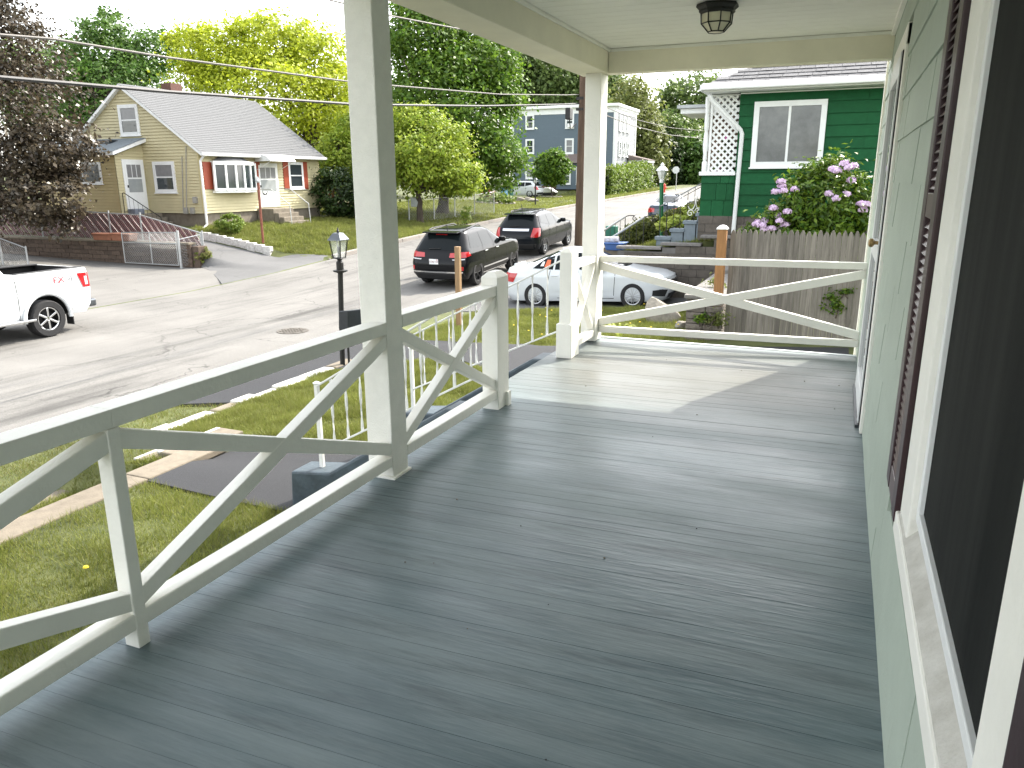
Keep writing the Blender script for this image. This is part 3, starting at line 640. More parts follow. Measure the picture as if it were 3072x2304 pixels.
def grass(name, label, n, fn, h, w, kind, up=0., parent=None):
    """fn(n) -> x,y arrays; one small tapering blade each"""
    x, y = fn(n); z = T(x, y)+up; n = len(x); an = NP.uniform(0, 6.283, n); hh = h*NP.uniform(.45, 1.25, n)*(.5+.8*np.clip(.5+.35*np.sin(x*7.1+2*np.sin(y*4.3))+.35*np.sin(y*8.7+2.4*np.sin(x*3.1)), 0, 1.2)); ln = NP.normal(size=(n, 2))*.45*hh[:, None]
    bw = w*NP.uniform(.6, 1.3, n)
    v = np.empty((n, 3, 3)); v[:, 0] = np.stack([x-np.cos(an)*bw/2, y-np.sin(an)*bw/2, z-.005], 1); v[:, 1] = np.stack([x+np.cos(an)*bw/2, y+np.sin(an)*bw/2, z-.005], 1); v[:, 2] = np.stack([x+ln[:, 0], y+ln[:, 1], z+hh], 1)
    o = npmesh(name, v.reshape(-1, 3), n, 3, LF[kind], None, label=label, cat='grass', kind='stuff'); return o
def rect(x0, x1, y0, y1, clump=0.):
    def f(n):
        x = NP.uniform(x0, x1, n); y = NP.uniform(y0, y1, n)
        k = (np.sin(x*2.3+1.7*np.sin(y*1.9))+np.sin(y*3.1+x*.7))*.25+.5; m = NP.random(n) < (1-clump*k); return x[m], y[m]
    return f
grass('front_lawn_grass', 'bright green lawn grass beside the porch railing', 90000, rect(-5.27, -2.3, .4, 4.36, .5), .055, .006, 'grass')
grass('dry_lawn_grass', 'straw coloured patches in the lawn beside the porch railing', 34000, rect(-5.27, -2.3, .4, 4.4, .8), .05, .005, 'dry')
def fB(n):
    x = NP.uniform(-7.0, -3.8, n); y = NP.uniform(5.88, 9.8, n); lim = np.interp(x, [-7, -5, -3], [9.35, 9.7, 8.2]); m = (y < lim) & ((x > -5.6) | (y > 6.0)); return x[m], y[m]
grass('path_lawn_grass', 'sunlit lawn grass between the front path and the driveway', 90000, fB, .065, .007, 'grass')
grass('path_lawn_straw', 'dry stalks in the lawn between path and driveway', 24000, fB, .07, .006, 'dry')
grass('verge_grass', 'patchy green grass below the low garden wall', 42000, rect(-7.0, -5.63, 1.2, 5.1, .6), .07, .007, 'grass')
grass('verge_straw', 'dry yellow grass verge along the street edge', 60000, rect(-9.15, -5.63, 1.0, 8.2, .5), .045, .008, 'dry')
def fC(n):
    x = NP.uniform(-8.2, -1.9, n); y = NP.uniform(12.2, 18.0, n); lo = np.interp(x, [-9.3, -7.5, -5, -2, .5], [14.2, 13.2, 12.3, 12.3, 13.0]); m = (y > lo) & ((x < -2.3) | (y < 13)) & (y < 17.75-.2*np.sin(x)); return x[m], y[m]
grass('side_lawn_grass', 'green lawn grass in front of the white sedan', 110000, fC, .08, .009, 'grass')
grass('side_lawn_straw', 'dry tips in the lawn in front of the white sedan', 9000, fC, .08, .008, 'dry')
grass('opposite_lawn_grass', 'long grass on the bank before the yellow house', 90000, rect(-26, -18.8, 25.5, 37, .3), .16, .025, 'grass')
grass('opposite_lawn_straw', 'dry stalks on the bank before the yellow house', 9000, rect(-26, -18.8, 25.5, 37, .4), .2, .02, 'dry')
grass('corner_lawn_grass', 'mown lawn grass around the chain link enclosure', 60000, rect(-32, -18.8, 37, 62, .3), .09, .05, 'grass')
grass('far_verge_grass', 'mown verge before the blue apartment building', 26000, rect(-30, -18.8, 62, 96, .3), .1, .08, 'grass')
def fG(n):
    x = NP.uniform(-7.6, -3.0, n); y = NP.uniform(20.85, 27, n); return x, y
grass('hillside_lawn_grass', 'lawn grass on the slope before the green house', 26000, fG, .1, .02, 'grass')
# dandelions
for i in range(38):
    x, y = (rng.uniform(-7, -2.2), rng.uniform(12.8, 17.4)) if i > 2 else (rng.uniform(-5, -3.6), rng.uniform(1.6, 4))
    z = tz(x, y); t = thing('dandelion', 'yellow dandelion in the lawn before the white sedan' if i > 2 else 'yellow dandelion in the lawn beside the porch railing', 'flower', (x, y, z), 'dandelions before the sedan' if i > 2 else 'dandelions beside the porch'); h = rng.uniform(.08, .14)
    B().tube([(x, y, z), (x+.01, y, z+h)], .002, 4).build('stem', LF['grass'], t); B().lathe([(.006, -.006), (.019, 0), (.014, .008), (.004, .011)], (x+.01, y, z+h), 8).build('bloom', M('dandelion_yellow', (.75, .55, .02), .6), t)
# --- trees ---
def pc(px, py, d): return tuple(P(px, py, d=d))
def foot(x, y): return (x, y, tz(x, y)-.1)
c1 = P(-10, 400, d=29); f1 = foot(c1.x-2.2, c1.y-1.4)
tree('purple_maple', 'purple leaved maple overhanging the paved lot', f1, (c1.x-1.8, c1.y-1.2, 1.2), [(pc(-70, 420, 29), (3.6, 3.6, 3.3), 260, 55), (pc(140, 590, 28.5), (1.35, 1.5, 1.3), 70, 50), (pc(10, 150, 29), (1.9, 2.4, 1.7), 90, 45), (pc(150, 440, 29), (1.7, 1.6, 1.2), 80, 45), (pc(-60, 20, 29), (2.0, 2.2, 1.6), 80, 40)], 'purple', .17, .26, 12)
tree('leafy_ash_tree', 'tall loose green tree behind the yellow house gable', foot(-47, 39), (-46.5, 39, 2.4), [(pc(360, 300, 56), (5.0, 4, 3.4), 190, 50), (pc(300, 170, 56), (2.8, 3, 2.6), 80, 45), (pc(450, 170, 57), (2.6, 3, 2.0), 80, 45), (pc(310, 90, 57), (1.4, 1.6, 1.6), 30, 40), (pc(220, 260, 56), (1.9, 2, 1.6), 50, 40)], 'mid', .3, .3, 14)
c3 = P(960, 560, d=50)
tree('golden_locust', 'bright yellow green locust tree behind the yellow house roof', foot(c3.x, c3.y), (c3.x-.3, c3.y, 3.5), [(pc(770, 300, 50), (5.6, 4, 3.0), 240, 55), (pc(640, 170, 50), (2.6, 3, 2.2), 100, 50), (pc(800, 140, 51), (2.8, 3, 2.2), 120, 50), (pc(950, 190, 51), (2.6, 3, 2.6), 110, 50), (pc(1010, 330, 50), (2.2, 2.6, 3.0), 80, 50), (pc(560, 130, 52), (1.4, 1.6, 1.0), 30, 45)], 'locust', .26, .28, 16)
c5 = P(1326, 610, d=47)
tree('great_maple', 'large dense green maple behind the chain link enclosure', foot(c5.x, c5.y), (c5.x+.5, c5.y, 2.6), [(pc(1360, 330, 47), (3.6, 3.8, 3.9), 300, 60), (pc(1270, 130, 47), (3.0, 3.2, 2.8), 150, 55), (pc(1450, 190, 47), (2.2, 2.6, 2.2), 100, 55), (pc(1455, 475, 46), (2.5, 2.6, 2.0), 150, 55), (pc(1360, 30, 48), (2.6, 3, 2.4), 100, 50), (pc(1510, 270, 47), (1.2, 1.6, 1.4), 50, 50)], 'maple', .26, .36, 14)
c6 = P(1258, 622, d=42)
tree('lime_maple', 'lighter yellow green young maple beside the great maple', foot(c6.x, c6.y), (c6.x, c6.y, 1.0), [(pc(1280, 470, 42), (2.6, 2.4, 2.2), 230, 55), (pc(1370, 540, 41.5), (1.35, 1.4, 1.0), 70, 50), (pc(1240, 380, 42), (1.5, 1.6, 1.2), 60, 50)], 'lime', .2, .2, 10)
c7 = P(985, 560, d=43)
tree('leaning_maple', 'leaning dark trunked tree at the corner of the yellow house', foot(c7.x+1.2, c7.y), (c7.x+.2, c7.y, 2.0), [(pc(1030, 470, 43), (1.6, 1.8, 1.7), 90, 50), (pc(1080, 420, 44), (1.6, 1.8, 1.5), 90, 50)], 'lime', .2, .16, 8)
for i, (px, py, d, r, kd, nm, lb) in enumerate([
  (1650, 235, 122, (8, 7, 6.5), 'far', 'oak', 'broad green oak rising behind the blue apartment building'),
  (1560, 190, 128, (7, 7, 6.5), 'far', 'oak', 'tall oak behind the roof of the great maple'),
  (1800, 290, 130, (5, 5, 4.5), 'far', 'oak', 'rounded tree top just above the blue building cornice'),
  (1915, 420, 106, (3.6, 4, 7.2), 'olive', 'willow', 'feathery olive green tree beside the blue building'),
  (2040, 470, 116, (4.6, 5, 6.0), 'far', 'birch', 'dark green tree behind the stop sign'),
  (2075, 330, 135, (6.5, 6, 6.2), 'far', 'oak', 'tallest tree seen beyond the lattice porch'),
  (1985, 490, 112, (3.2, 4, 4.2), 'dark', 'fir', 'dark conifer mass behind the stop sign'),
  (2100, 500, 112, (3.2, 4, 4.0), 'mid', 'maple', 'bright green maple near the cross street'),
  (1160, 380, 70, (4.5, 4.5, 5), 'mid', 'maple', 'green maple filling the gap behind the great maple'),
  (1060, 420, 66, (4.0, 4, 4.2), 'far', 'maple', 'shaded maple behind the corner of the yellow house'),
  (150, 250, 75, (5, 5, 4.2), 'far', 'maple', 'hazy green tree behind the purple maple'),
  ]):
    c = P(px, py, d=d); z = tz(c.x, c.y)
    tree(nm+'_tree', lb, (c.x, c.y, z-.2), (c.x, c.y, max(z+1, c.z-r[2]*.5)), [(tuple(c), r, 230, 42), ((c.x+r[0]*.5, c.y, c.z-r[2]*.45), (r[0]*.7, r[1]*.7, r[2]*.6), 90, 40), ((c.x-r[0]*.5, c.y, c.z-r[2]*.5), (r[0]*.7, r[1]*.7, r[2]*.6), 90, 40)], kd, d*.0052, .3, 5, bark=BARK)
# --- shrubs ---
def sp(px, py, d): return P(px, py, d=d)
q = P(1020, 590, d=41); shrub('yew_shrub', 'dark spreading evergreen shrub at the corner of the yellow house', foot(q.x, q.y), [((q.x, q.y, tz(q.x, q.y)+1.3), (1.5, 1.3, 1.4), 120, 45), ((q.x+1.4, q.y+.6, tz(q.x, q.y)+1.0), (1.3, 1.2, 1.2), 80, 45)], 'dark', .16)
q = Vector((-24.3, 26.1, tz(-24.3, 26.1))); shrub('round_shrub', 'small clipped yellow green bush before the yellow house', (q.x, q.y, q.z), [((q.x, q.y, q.z+.38), (.62, .5, .42), 110, 40)], 'hedge', .08, shell=.8, spread=.1)
q = P(1655, 545, y=78); zg = tz(q.x, 78); t, _ = shrub('topiary_tree', 'round clipped small tree on a thin stem before the blue building', (q.x, 78, zg), [((q.x, 78, zg+2.9), (1.9, 1.7, 1.7), 150, 45)], 'maple', .3, cat='tree', shell=.75, stems=1)
B().tube([(q.x, 78, zg), (q.x, 78, zg+2)], .06, 6).build('trunk', BARK, t)
a = P(1808, 600, x=-22.5); hedge('privet_hedge', 'tall bright green hedge along the street before the blue building', (-22.6, 77), (-22.6, 95), 2.0, 2.5, 'hedge', .3, 9000)
hedge('clipped_yew_hedge', 'low clipped hedge on the slope before the green house', tuple(P(1870, 690, y=27.5)[:2]), (-3.6, 27.5), 1.2, .95, 'yew', .1, 9000)
# ---------------- house helpers ----------------
TRIM = M('white_trim', (.76, .77, .76), .5, .04, 6)
PANE = glassmat('window_pane', (.035, .045, .05), .04, .9)
PANEL_ = M('pale_blind', (.2, .2, .205), .35, .12, 5, spec=.8)
def win(parent, o, u, n, w, h, trim=.09, mid=True, blind=False, muntin=0, sill=True, proud=.07, panecol=None, name='window'):
    """o: lower left corner on the wall, u: along the wall, n: outward normal"""
    o = Vector(o); u = Vector(u); n = Vector(n); z = Vector((0, 0, 1)); pr = n*proud
    def q(a, b, c, d, m, pa, nm, off=0., th=None):
        p = o+u*a+z*b+n*off; e = n*(th or proud)
        return B().prism([p, p+u*(c-a), p+u*(c-a)+z*(d-b), p+z*(d-b)], e).build(nm, m, pa)
    b = B()
    for a0, b0, a1, b1 in ((0, 0, w, trim), (0, h-trim, w, h), (0, trim, trim, h-trim), (w-trim, trim, w, h-trim)):
        p = o+u*a0+z*b0; b.prism([p, p+u*(a1-a0), p+u*(a1-a0)+z*(b1-b0), p+z*(b1-b0)], pr)
    f = b.build(name, TRIM, parent)
    if muntin == 'slider': q(w/2-.03, trim, w/2+.03, h-trim, TRIM, f, 'meeting_stile', .0, proud*.7)
    elif mid: q(trim, h*.5-.03, w-trim, h*.5+.03, TRIM, f, 'meeting_rail', .0, proud*.7)
    for k, (b0, b1) in enumerate(((trim, h*.5), (h*.5, h-trim)) if mid and muntin != 'slider' else ((trim, h-trim),)):
        if muntin == 'slider':
            for a0, a1 in ((trim, w/2), (w/2, w-trim)): q(a0, b0, a1, b1, panecol or (PANEL_ if blind else PANE), f, 'pane', proud*.42, .01)
        else: q(trim, b0, w-trim, b1, panecol or (PANEL_ if (blind and k == 1) or blind == 2 else PANE), f, 'pane', proud*.5, .01)
    if sill: q(-.03, -.04, w+.03, .0, TRIM, f, 'sill', 0, proud*1.5)
    return f
def siding(parent, o, u, n, z0, z1, ext, exp, mat, name='siding', th=.04):
    """lapped siding; ext(z) gives the run (a,b) along u at height z"""
    o = Vector(o); u = Vector(u); n = Vector(n); b = B(); z = z0
    while z < z1-1e-4:
        t = min(z+exp, z1); a0, a1 = ext(z); c0, c1 = ext(t); zz = Vector((0, 0, 1))
        p = [o+u*a0+zz*z+n*th, o+u*a1+zz*z+n*th, o+u*c1+zz*t, o+u*c0+zz*t]
        b.face(*p); b.face(o+u*a0+zz*z, o+u*a1+zz*z, p[1], p[0]); z = t
    return b.build(name, mat, parent)
def courses(parent, a, b_, c, d, n, mat, name='roof_shingles', th=.012):
    """roof slope a,b (eave) c,d (ridge, above b and a) as overlapping courses"""
    a, b_, c, d = map(Vector, (a, b_, c, d)); nr = (b_-a).cross(d-a).normalized(); nr = nr if nr.z > 0 else -nr; m = B()
    for k in range(n):
        f0, f1 = k/n, (k+1)/n; p = [a.lerp(d, f0)+nr*th, b_.lerp(c, f0)+nr*th, b_.lerp(c, f1), a.lerp(d, f1)]; m.face(*p); m.face(a.lerp(d, f0), b_.lerp(c, f0), p[1], p[0])
    return m.build(name, mat, parent)
# ---------------- yellow house ----------------
YEL = M('yellow_siding', (.52, .465, .285), .6, .04, 3, big=.04); FOUND = M('foundation', (.18, .155, .12), .95, .2, 5, .3, 30)
RSH = M('pale_roof_shingle', (.115, .118, .122), .95, .22, 26, .4, 60, stretch=(1, 1, 2)); RED = M('brick_red_paint', (.28, .055, .025), .55, .1, 8)
GRAYROOF = M('bluegrey_roof', (.2, .23, .25), .95, .2, 20, .4, 60)
yh = thing('yellow_house', 'pale yellow one and a half storey house with grey roof and red shutters', 'house', (-30, 30, -.6))
X0, X1, Y0, Y1 = -26., -34.06, 26.5, 34.9; ZB, ZE, ZA, XR = .12, 2.85, 5.6, -30.03
bx('foundation', (X1+.05, Y0+.05, -1.2), (X0-.05, Y1-.05, ZB), FOUND, yh)
bx('wall_core', (X1+.03, Y0+.03, ZB), (X0-.03, Y1-.03, ZE), YEL, yh)
B().prism([(X0-.03, Y0+.03, ZE), (XR, Y0+.03, ZA), (X1+.03, Y0+.03, ZE)], (0, Y1-Y0-.06, 0)).build('gable_core', YEL, yh)
siding(yh, (X0, Y0, 0), (0, 1, 0), (1, 0, 0), ZB, ZE, lambda z: (0, Y1-Y0), .13, YEL)
def gab(z): k = max(0, (z-ZE)/(ZA-ZE)); return (k*(XR-X1), (X0-X1)-k*(X0-XR))
siding(yh, (X1, Y0, 0), (1, 0, 0), (0, -1, 0), ZB, ZA-.1, gab, .13, YEL)
for x, y in ((X0, Y0), (X0, Y1)): bx('corner_post', (x-.06, y-.045, ZB), (x+.03, y+.045, ZE), M('yellow_trim', (.48, .41, .22), .6), yh)
sl_ = (ZA-ZE)/(X0-XR)
def rz_(x): return ZA-abs(x-XR)*abs(sl_)+.02
e0 = X0+.35
courses(yh, (e0, Y0-.2, rz_(e0)+.06), (e0, Y1+.25, rz_(e0)+.06), (XR, Y1+.25, ZA+.1), (XR, Y0-.2, ZA+.1), 34, RSH)
e1 = X1-.35; courses(yh, (e1, Y0-.2, rz_(e1)+.06), (e1, Y1+.25, rz_(e1)+.06), (XR, Y1+.25, ZA+.1), (XR, Y0-.2, ZA+.1), 34, RSH)
for s, e in ((1, e0), (-1, e1)):
    B().prism([(e, Y0-.2, rz_(e)-.08), (XR, Y0-.2, ZA-.06), (XR, Y0-.2, ZA+.085), (e, Y0-.2, rz_(e)+.05)], (0, Y1-Y0+.45, 0)).build('roof', TRIM, yh)
bx('gutter', (e0-.02, Y0-.2, rz_(e0)-.06), (e0+.1, Y1+.25, rz_(e0)+.06), TRIM, yh, bevel=.02)
B().tube([(e0+.02, Y0-.05, 2.6), (X0+.12, Y0-.06, 2.35), (X0+.12, Y0-.06, -.35), (X0+.14, Y0-.3, -.5), (X0+.2, Y0-1.4, -.62)], .05, 8).build('downspout', TRIM, yh)
ch = bx('chimney', (XR-.5, 29.2, ZA-.3), (XR+.1, 29.9, ZA+.42), M('brick', (.12, .06, .048), .9, .3, 14), yh)
def ypx(px, py): return P(px, py, x=X0)
def gpx(px, py): return P(px, py, y=Y0)
def wx(px0, py0, px1, py1, **k):       # window on the street front from pixel corners
    a = ypx(px0, py1); c = ypx(px1, py0); return win(yh, (X0, a.y, a.z), (0, 1, 0), (1, 0, 0), c.y-a.y, c.z-a.z, **k)
def wg(px0, py0, px1, py1, **k):
    a = gpx(px0, py1); c = gpx(px1, py0); return win(yh, (a.x, Y0, a.z), (1, 0, 0), (0, -1, 0), c.x-a.x, c.z-a.z, **k)
wg(366, 312, 413, 408, trim=.15, blind=True); wg(470, 484, 523, 578, trim=.15, blind=True); wx(867, 487, 905, 567, trim=.13)
def shut(px0, px1, py0, py1):
    a = ypx(px0, py1); c = ypx(px1, py0); bx('shutter', (X0, a.y, a.z), (X0+.06, c.y, c.z), RED, yh, bevel=.01)
for a in ((613, 636), (755, 776), (852, 866), (906, 918)): shut(*a, 486, 568)
# bow window of five lights
a = ypx(637, 572); c = ypx(752, 490); L_ = c.y-a.y; bow = lambda t: .06+.42*math.sin(math.pi*(.12+.76*t))
pts = [Vector((X0+bow(k/5), a.y+L_*k/5, 0)) for k in range(6)]; bw = None
poly = [Vector((X0-.02, a.y, 0))]+pts+[Vector((X0-.02, c.y, 0))]
bw = B().prism([p+Vector((0, 0, a.z-.1)) for p in poly], (0, 0, .1)).build('bow_window', TRIM, yh)
B().prism([p+Vector((0, 0, c.z)) for p in poly], (0, 0, .06)).build('head', TRIM, bw)
rf = B(); n0 = rf.pts([p+Vector((0, 0, c.z+.06)) for p in poly]); n1_ = rf.pts([(X0, p.y*.85+.15*(a.y+L_/2), c.z+.06+.34*math.sin(math.pi*min(max((p.y-a.y)/L_, .0), 1))**.7) for p in poly])
for k in range(len(poly)-1): rf.f.append((n0+k, n0+k+1, n1_+k+1, n1_+k))
rf.build('bow_roof', RSH, bw)
for k in range(5):
    p, q = pts[k], pts[k+1]; u = (q-p).normalized(); n = Vector((u.y, -u.x, 0))
    B().bar(p+Vector((0, 0, a.z)), p+Vector((0, 0, c.z)), .11, .09, up=u).build('mullion', TRIM, bw)
    B().face(p+Vector((0, 0, a.z)), q+Vector((0, 0, a.z)), q+Vector((0, 0, c.z)), p+Vector((0, 0, c.z))).build('pane', PANE, bw)
    B().bar(p+Vector((0, 0, a.z+.05)), q+Vector((0, 0, a.z+.05)), .08, .1).build('sash_rail', TRIM, bw); B().bar(p+Vector((0, 0, c.z-.05)), q+Vector((0, 0, c.z-.05)), .08, .1).build('sash_rail', TRIM, bw)
B().bar(pts[5]+Vector((0, 0, a.z)), pts[5]+Vector((0, 0, c.z)), .11, .09).build('mullion', TRIM, bw)
# street door, awning, steps
def sdoor(o, u, n, w, h, pa=None):
    o = Vector(o); u = Vector(u); n = Vector(n); z = Vector((0, 0, 1)); f = B()
    def q(a, b, c, d, th, off=0):
        p = o+u*a+z*b+n*off; return [p, p+u*(c-a), p+u*(c-a)+z*(d-b), p+z*(d-b)], n*th
    dr = B().prism(*q(0, 0, w, h, .05)).build('door', TRIM, pa); B().prism(*q(.1, .05, w-.1, h-.1, .012, .05)).build('door_leaf', WHITE, dr)
    B().prism(*q(.2, h*.36, w-.2, h*.62, .01, .062)).build('pane', M('screen_pane', (.3, .32, .32), .3, .1, 4, spec=.8), dr)
    B().prism(*q(.2, h*.65, w-.2, h*.9, .01, .062)).build('pane', PANEL_ if n.y < 0 or w > 1 else PANE, dr)
    for k in (1, 2): B().prism(*q(.2+(w-.4)*k/3-.015, h*.65, .2+(w-.4)*k/3+.015, h*.9, .008, .07)).build('muntin', TRIM, dr)
    B().prism(*q(.13, h*.45, .16, h*.5, .05, .062)).build('handle', BLK, dr); return dr
a = ypx(778, 622); c = ypx(818, 490); dr = sdoor((X0, a.y, a.z), (0, 1, 0), (1, 0, 0), c.y-a.y+.25, c.z-a.z, yh)
em = B(); ec = Vector((X0+.07, a.y+.42, a.z+.62))
for s in (-1, 1): em.prism([ec+Vector((.0, s*.02, .0)), ec+Vector((0, s*.2, .12)), ec+Vector((0, s*.14, .0)), ec+Vector((0, s*.02, -.06))], (.012, 0, 0))
em.build('eagle_emblem', BLK, dr)
AWN = M('aluminium_awning', (.62, .63, .62), .45, .05, 4); ay0, ay1 = P(768, 500, x=X0).y-.1, P(768, 500, x=X0).y+1.75; az = c.z+.42
aw = B(); prof = [(0, .0), (.45, -.03), (.8, -.14), (1.0, -.34)]
for k in range(3): aw.face((X0+prof[k][0], ay0, az+prof[k][1]), (X0+prof[k+1][0], ay0, az+prof[k+1][1]), (X0+prof[k+1][0], ay1, az+prof[k+1][1]), (X0+prof[k][0], ay1, az+prof[k][1]))
awo = aw.build('awning', AWN, yh); m_ = awo.modifiers.new('thick', 'SOLIDIFY'); m_.thickness = .03
B().prism([(X0, ay0+.02, az-.36), (X0, ay0+.02, az), *[(X0+p, ay0+.02, az+q) for p, q in prof[1:]]], (0, .02, 0)).build('awning_side', AWN, yh)
for yy in (ay0+.1, ay1-.1): B().tube([(X0, yy, az-.75), (X0+.97, yy, az-.33)], .012, 5).build('awning_stay', WIRON, yh)
sty = a.y+.55
fs = thing('entry_steps', 'concrete entry steps with pipe rails at the yellow house front door', 'steps', (X0+1, sty, -.6))
for k in range(4): bx('step', (X0+.03+(0 if k == 0 else 1.0+.3*(k-1)), sty-.75, -.75), (X0+1.0+.3*k, sty+.75, a.z-.06-.19*k), FOUND, fs, bevel=.02)
for s in (-.7, .72): B().tube([(X0+.1, sty+s, a.z+.85), (X0+.9, sty+s, a.z+.85), (X0+1.95, sty+s, a.z+.15), (X0+2.0, sty+s, a.z-.78)], .022, 6).build('pipe_rail', M('galvanised', (.42, .43, .43), .45, .12, 20, metal=.6), fs)
# side addition
XA, YA = -29.26, 24.95; ZT = 2.62
bx('addition_core', (X1-.2, YA+.02, ZB-.02), (XA-.02, Y0, ZT), YEL, yh); bx('addition_base', (X1-.2, YA+.06, -1.0), (XA-.06, Y0, ZB), FOUND, yh)
YEL2 = M('warm_yellow_siding', (.44, .35, .16), .6, .04, 3)
siding(yh, (X1-.2, YA, 0), (1, 0, 0), (0, -1, 0), ZB-.02, ZT, lambda z: (0, XA-X1+.2), .13, YEL2)
siding(yh, (XA, YA, 0), (0, 1, 0), (1, 0, 0), ZB-.02, ZT+.45, lambda z: (0 if z <= ZT else (z-ZT)/.32, Y0-YA), .13, YEL)
B().prism([(XA+.3, YA-.3, ZT-.02), (XA+.3, Y0, ZT+.6), (XA+.3, Y0, ZT+.75), (XA+.3, YA-.3, ZT+.12)], (-5.6, 0, 0)).build('addition_roof', TRIM, yh)
courses(yh, (XA+.32, YA-.33, ZT+.125), (XA-5.3, YA-.33, ZT+.125), (XA-5.3, Y0-.02, ZT+.77), (XA+.32, Y0-.02, ZT+.77), 12, GRAYROOF, 'addition_shingles')
bx('skylight', (-31.0, 25.7, ZT+.42), (-30.3, 26.2, ZT+.68), M('dark_panel', (.02, .025, .03), .3), yh, bevel=.02)
a = P(228, 552, y=YA); c = P(302, 486, y=YA); win(yh, (a.x-.6, YA, a.z), (1, 0, 0), (0, -1, 0), c.x-a.x+.6, c.z-a.z, muntin='slider', trim=.1)
a = P(382, 632, x=XA); c = P(450, 480, x=XA); sdoor((XA, a.y, a.z), (0, 1, 0), (1, 0, 0), min(c.y, Y0-.1)-a.y, c.z-a.z, yh)
for i, (p, q) in enumerate((((560, 440), (562, 630)), ((548, 470), (552, 632)))): B().tube([gpx(*p)+Vector((0, -.04, 0)), gpx(*q)+Vector((0, -.04, 0))], .022, 6).build('service_conduit', M('conduit_grey', (.3, .29, .26), .6), yh)
for px, py in ((590, 600), (582, 632), (562, 632)): p = gpx(px, py); bx('meter_box', (p.x-.1, Y0-.16, p.z-.14), (p.x+.1, Y0-.015, p.z+.14), MT['conduit_grey'], yh, bevel=.02)
ss = thing('side_steps', 'concrete steps with iron rail at the side door of the yellow house', 'steps', (XA+1, 25.7, -.7))
for k in range(5): bx('step', (XA+.02+(0 if k == 0 else .9+.3*(k-1)), 25.0, -.95), (XA+.9+.3*k, 26.35, .1-.17*k), FOUND, ss, bevel=.02)
for s in (25.04,):
    B().tube([(XA+.1, s, 1.0), (XA+.2, s, 1.02), (XA+2.2, s, .0)], .02, 5).build('hand_bar', BLK, ss); B().tube([(XA+.1, s, .1), (XA+.1, s, 1.0)], .018, 5).build('rail_post', BLK, ss); B().tube([(XA+2.2, s, .0), (XA+2.2, s, -.75)], .018, 5).build('rail_post', BLK, ss)
    for k in range(1, 8): B().tube([(XA+.2+.25*k, s, 1.02-.128*k), (XA+.2+.25*k, s, .12-.085*k)], .008, 4).build('rail_picket', BLK, ss)
bx('door_parcel', (XA+.1, 25.2, .1), (XA+.5, 25.75, .32), M('grey_box', (.18, .2, .24), .6), None, label='grey parcel on the side steps of the yellow house', cat='box', bevel=.02)
# deck rail beyond the corner
dk = thing('back_deck', 'brown wooden deck railing behind the yellow house corner', 'deck', (-28.5, 37.5, -.4))
DW = M('deck_brown', (.22, .09, .05), .8, .2, 10)
for k in range(14): bx('picket', (-27.0-.2*k, 37.4, .55), (-27.06-.2*k, 37.46, 1.35), DW, dk)
bx('rail', (-29.8, 37.36, 1.35), (-26.9, 37.5, 1.42), DW, dk); bx('rail', (-29.8, 37.38, .5), (-26.9, 37.48, .56), DW, dk); bx('deck_floor', (-29.8, 37.4, .1), (-26.9, 40, .22), DW, dk)
for x in (-29.75, -27): bx('post', (x, 37.38, -.5), (x+.1, 37.48, 1.35), DW, dk)
# ---------------- blue apartment building ----------------
BLUE = M('blue_clapboard', (.105, .142, .172), .6, .05, 3, stretch=(1, 1, 14), big=.04); PALE = M('pale_clapboard', (.24, .25, .255), .6, .04, 3, stretch=(1, 1, 14))
bb = thing('apartment_building', 'three storey blue clapboard apartment building with white cornice', 'building', (-31, 94, .2)); YB = 90.; XB = -25.; XL = -37.9; YE = 99.5
bx('wall_core', (XL, YB+.03, -.5), (XB-.03, YE, 9.3), BLUE, bb)
siding(bb, (XL, YB, 0), (1, 0, 0), (0, -1, 0), .8, 9.3, lambda z: (0, XB-XL), .16, BLUE, th=.03)
siding(bb, (XB, YB, 0), (0, 1, 0), (1, 0, 0), .8, 9.3, lambda z: (0, YE-YB), .16, PALE, th=.03)
bx('foundation', (XL+.02, YB-.02, -.6), (XB+.02, YE-.1, .8), M('brick_base', (.13, .07, .06), .9, .2, 10), bb)
bx('frieze', (XL-.05, YB-.08, 9.0), (XB+.08, YE, 9.62), TRIM, bb); bx('cornice', (XL-.3, YB-.42, 9.62), (XB+.45, YE+.1, 9.95), TRIM, bb, bevel=.06)
for y in np.arange(YB+.2, YE, .6): bx('bracket', (XB+.08, y, 9.35), (XB+.36, y+.14, 9.61), TRIM, bb)
for x, y in ((XB-.1, YB-.06), (XL, YB-.06)): bx('corner_board', (x-.12, y, .8), (x+.2, y+.1, 9.0), TRIM, bb)
bx('corner_board', (XB, YB, .8), (XB+.08, YB+.3, 9.0), TRIM, bb); bx('corner_board', (XB, YE-.3, .8), (XB+.08, YE, 9.0), TRIM, bb)
def wb(px0, py0, px1, py1, **k):
    a = P(px0, py1, y=YB); c = P(px1, py0, y=YB); return win(bb, (a.x, YB, a.z), (1, 0, 0), (0, -1, 0), c.x-a.x, c.z-a.z, trim=.2, proud=.1, **k)
wb(1577, 343, 1603, 389); wb(1577, 417, 1603, 462); wb(1577, 493, 1603, 537, blind=2)
f = wb(1696, 338, 1723, 386, blind=True); wb(1695, 415, 1722, 462, blind=2); wb(1808, 335, 1820, 383); wb(1806, 412, 1817, 460); wb(1805, 490, 1815, 535)
a = P(1702, 382, y=YB-.3); bx('air_conditioner', (a.x, YB-.35, a.z), (a.x+.75, YB, a.z+.42), WHITE, f)
for z0, hh in ((7.0, 1.75), (4.15, 1.75), (1.35, 1.6)):
    for y in (91.4, 93.2, 95.0): win(bb, (XB, y, z0), (0, 1, 0), (1, 0, 0), 1.0, hh, trim=.16, proud=.14)
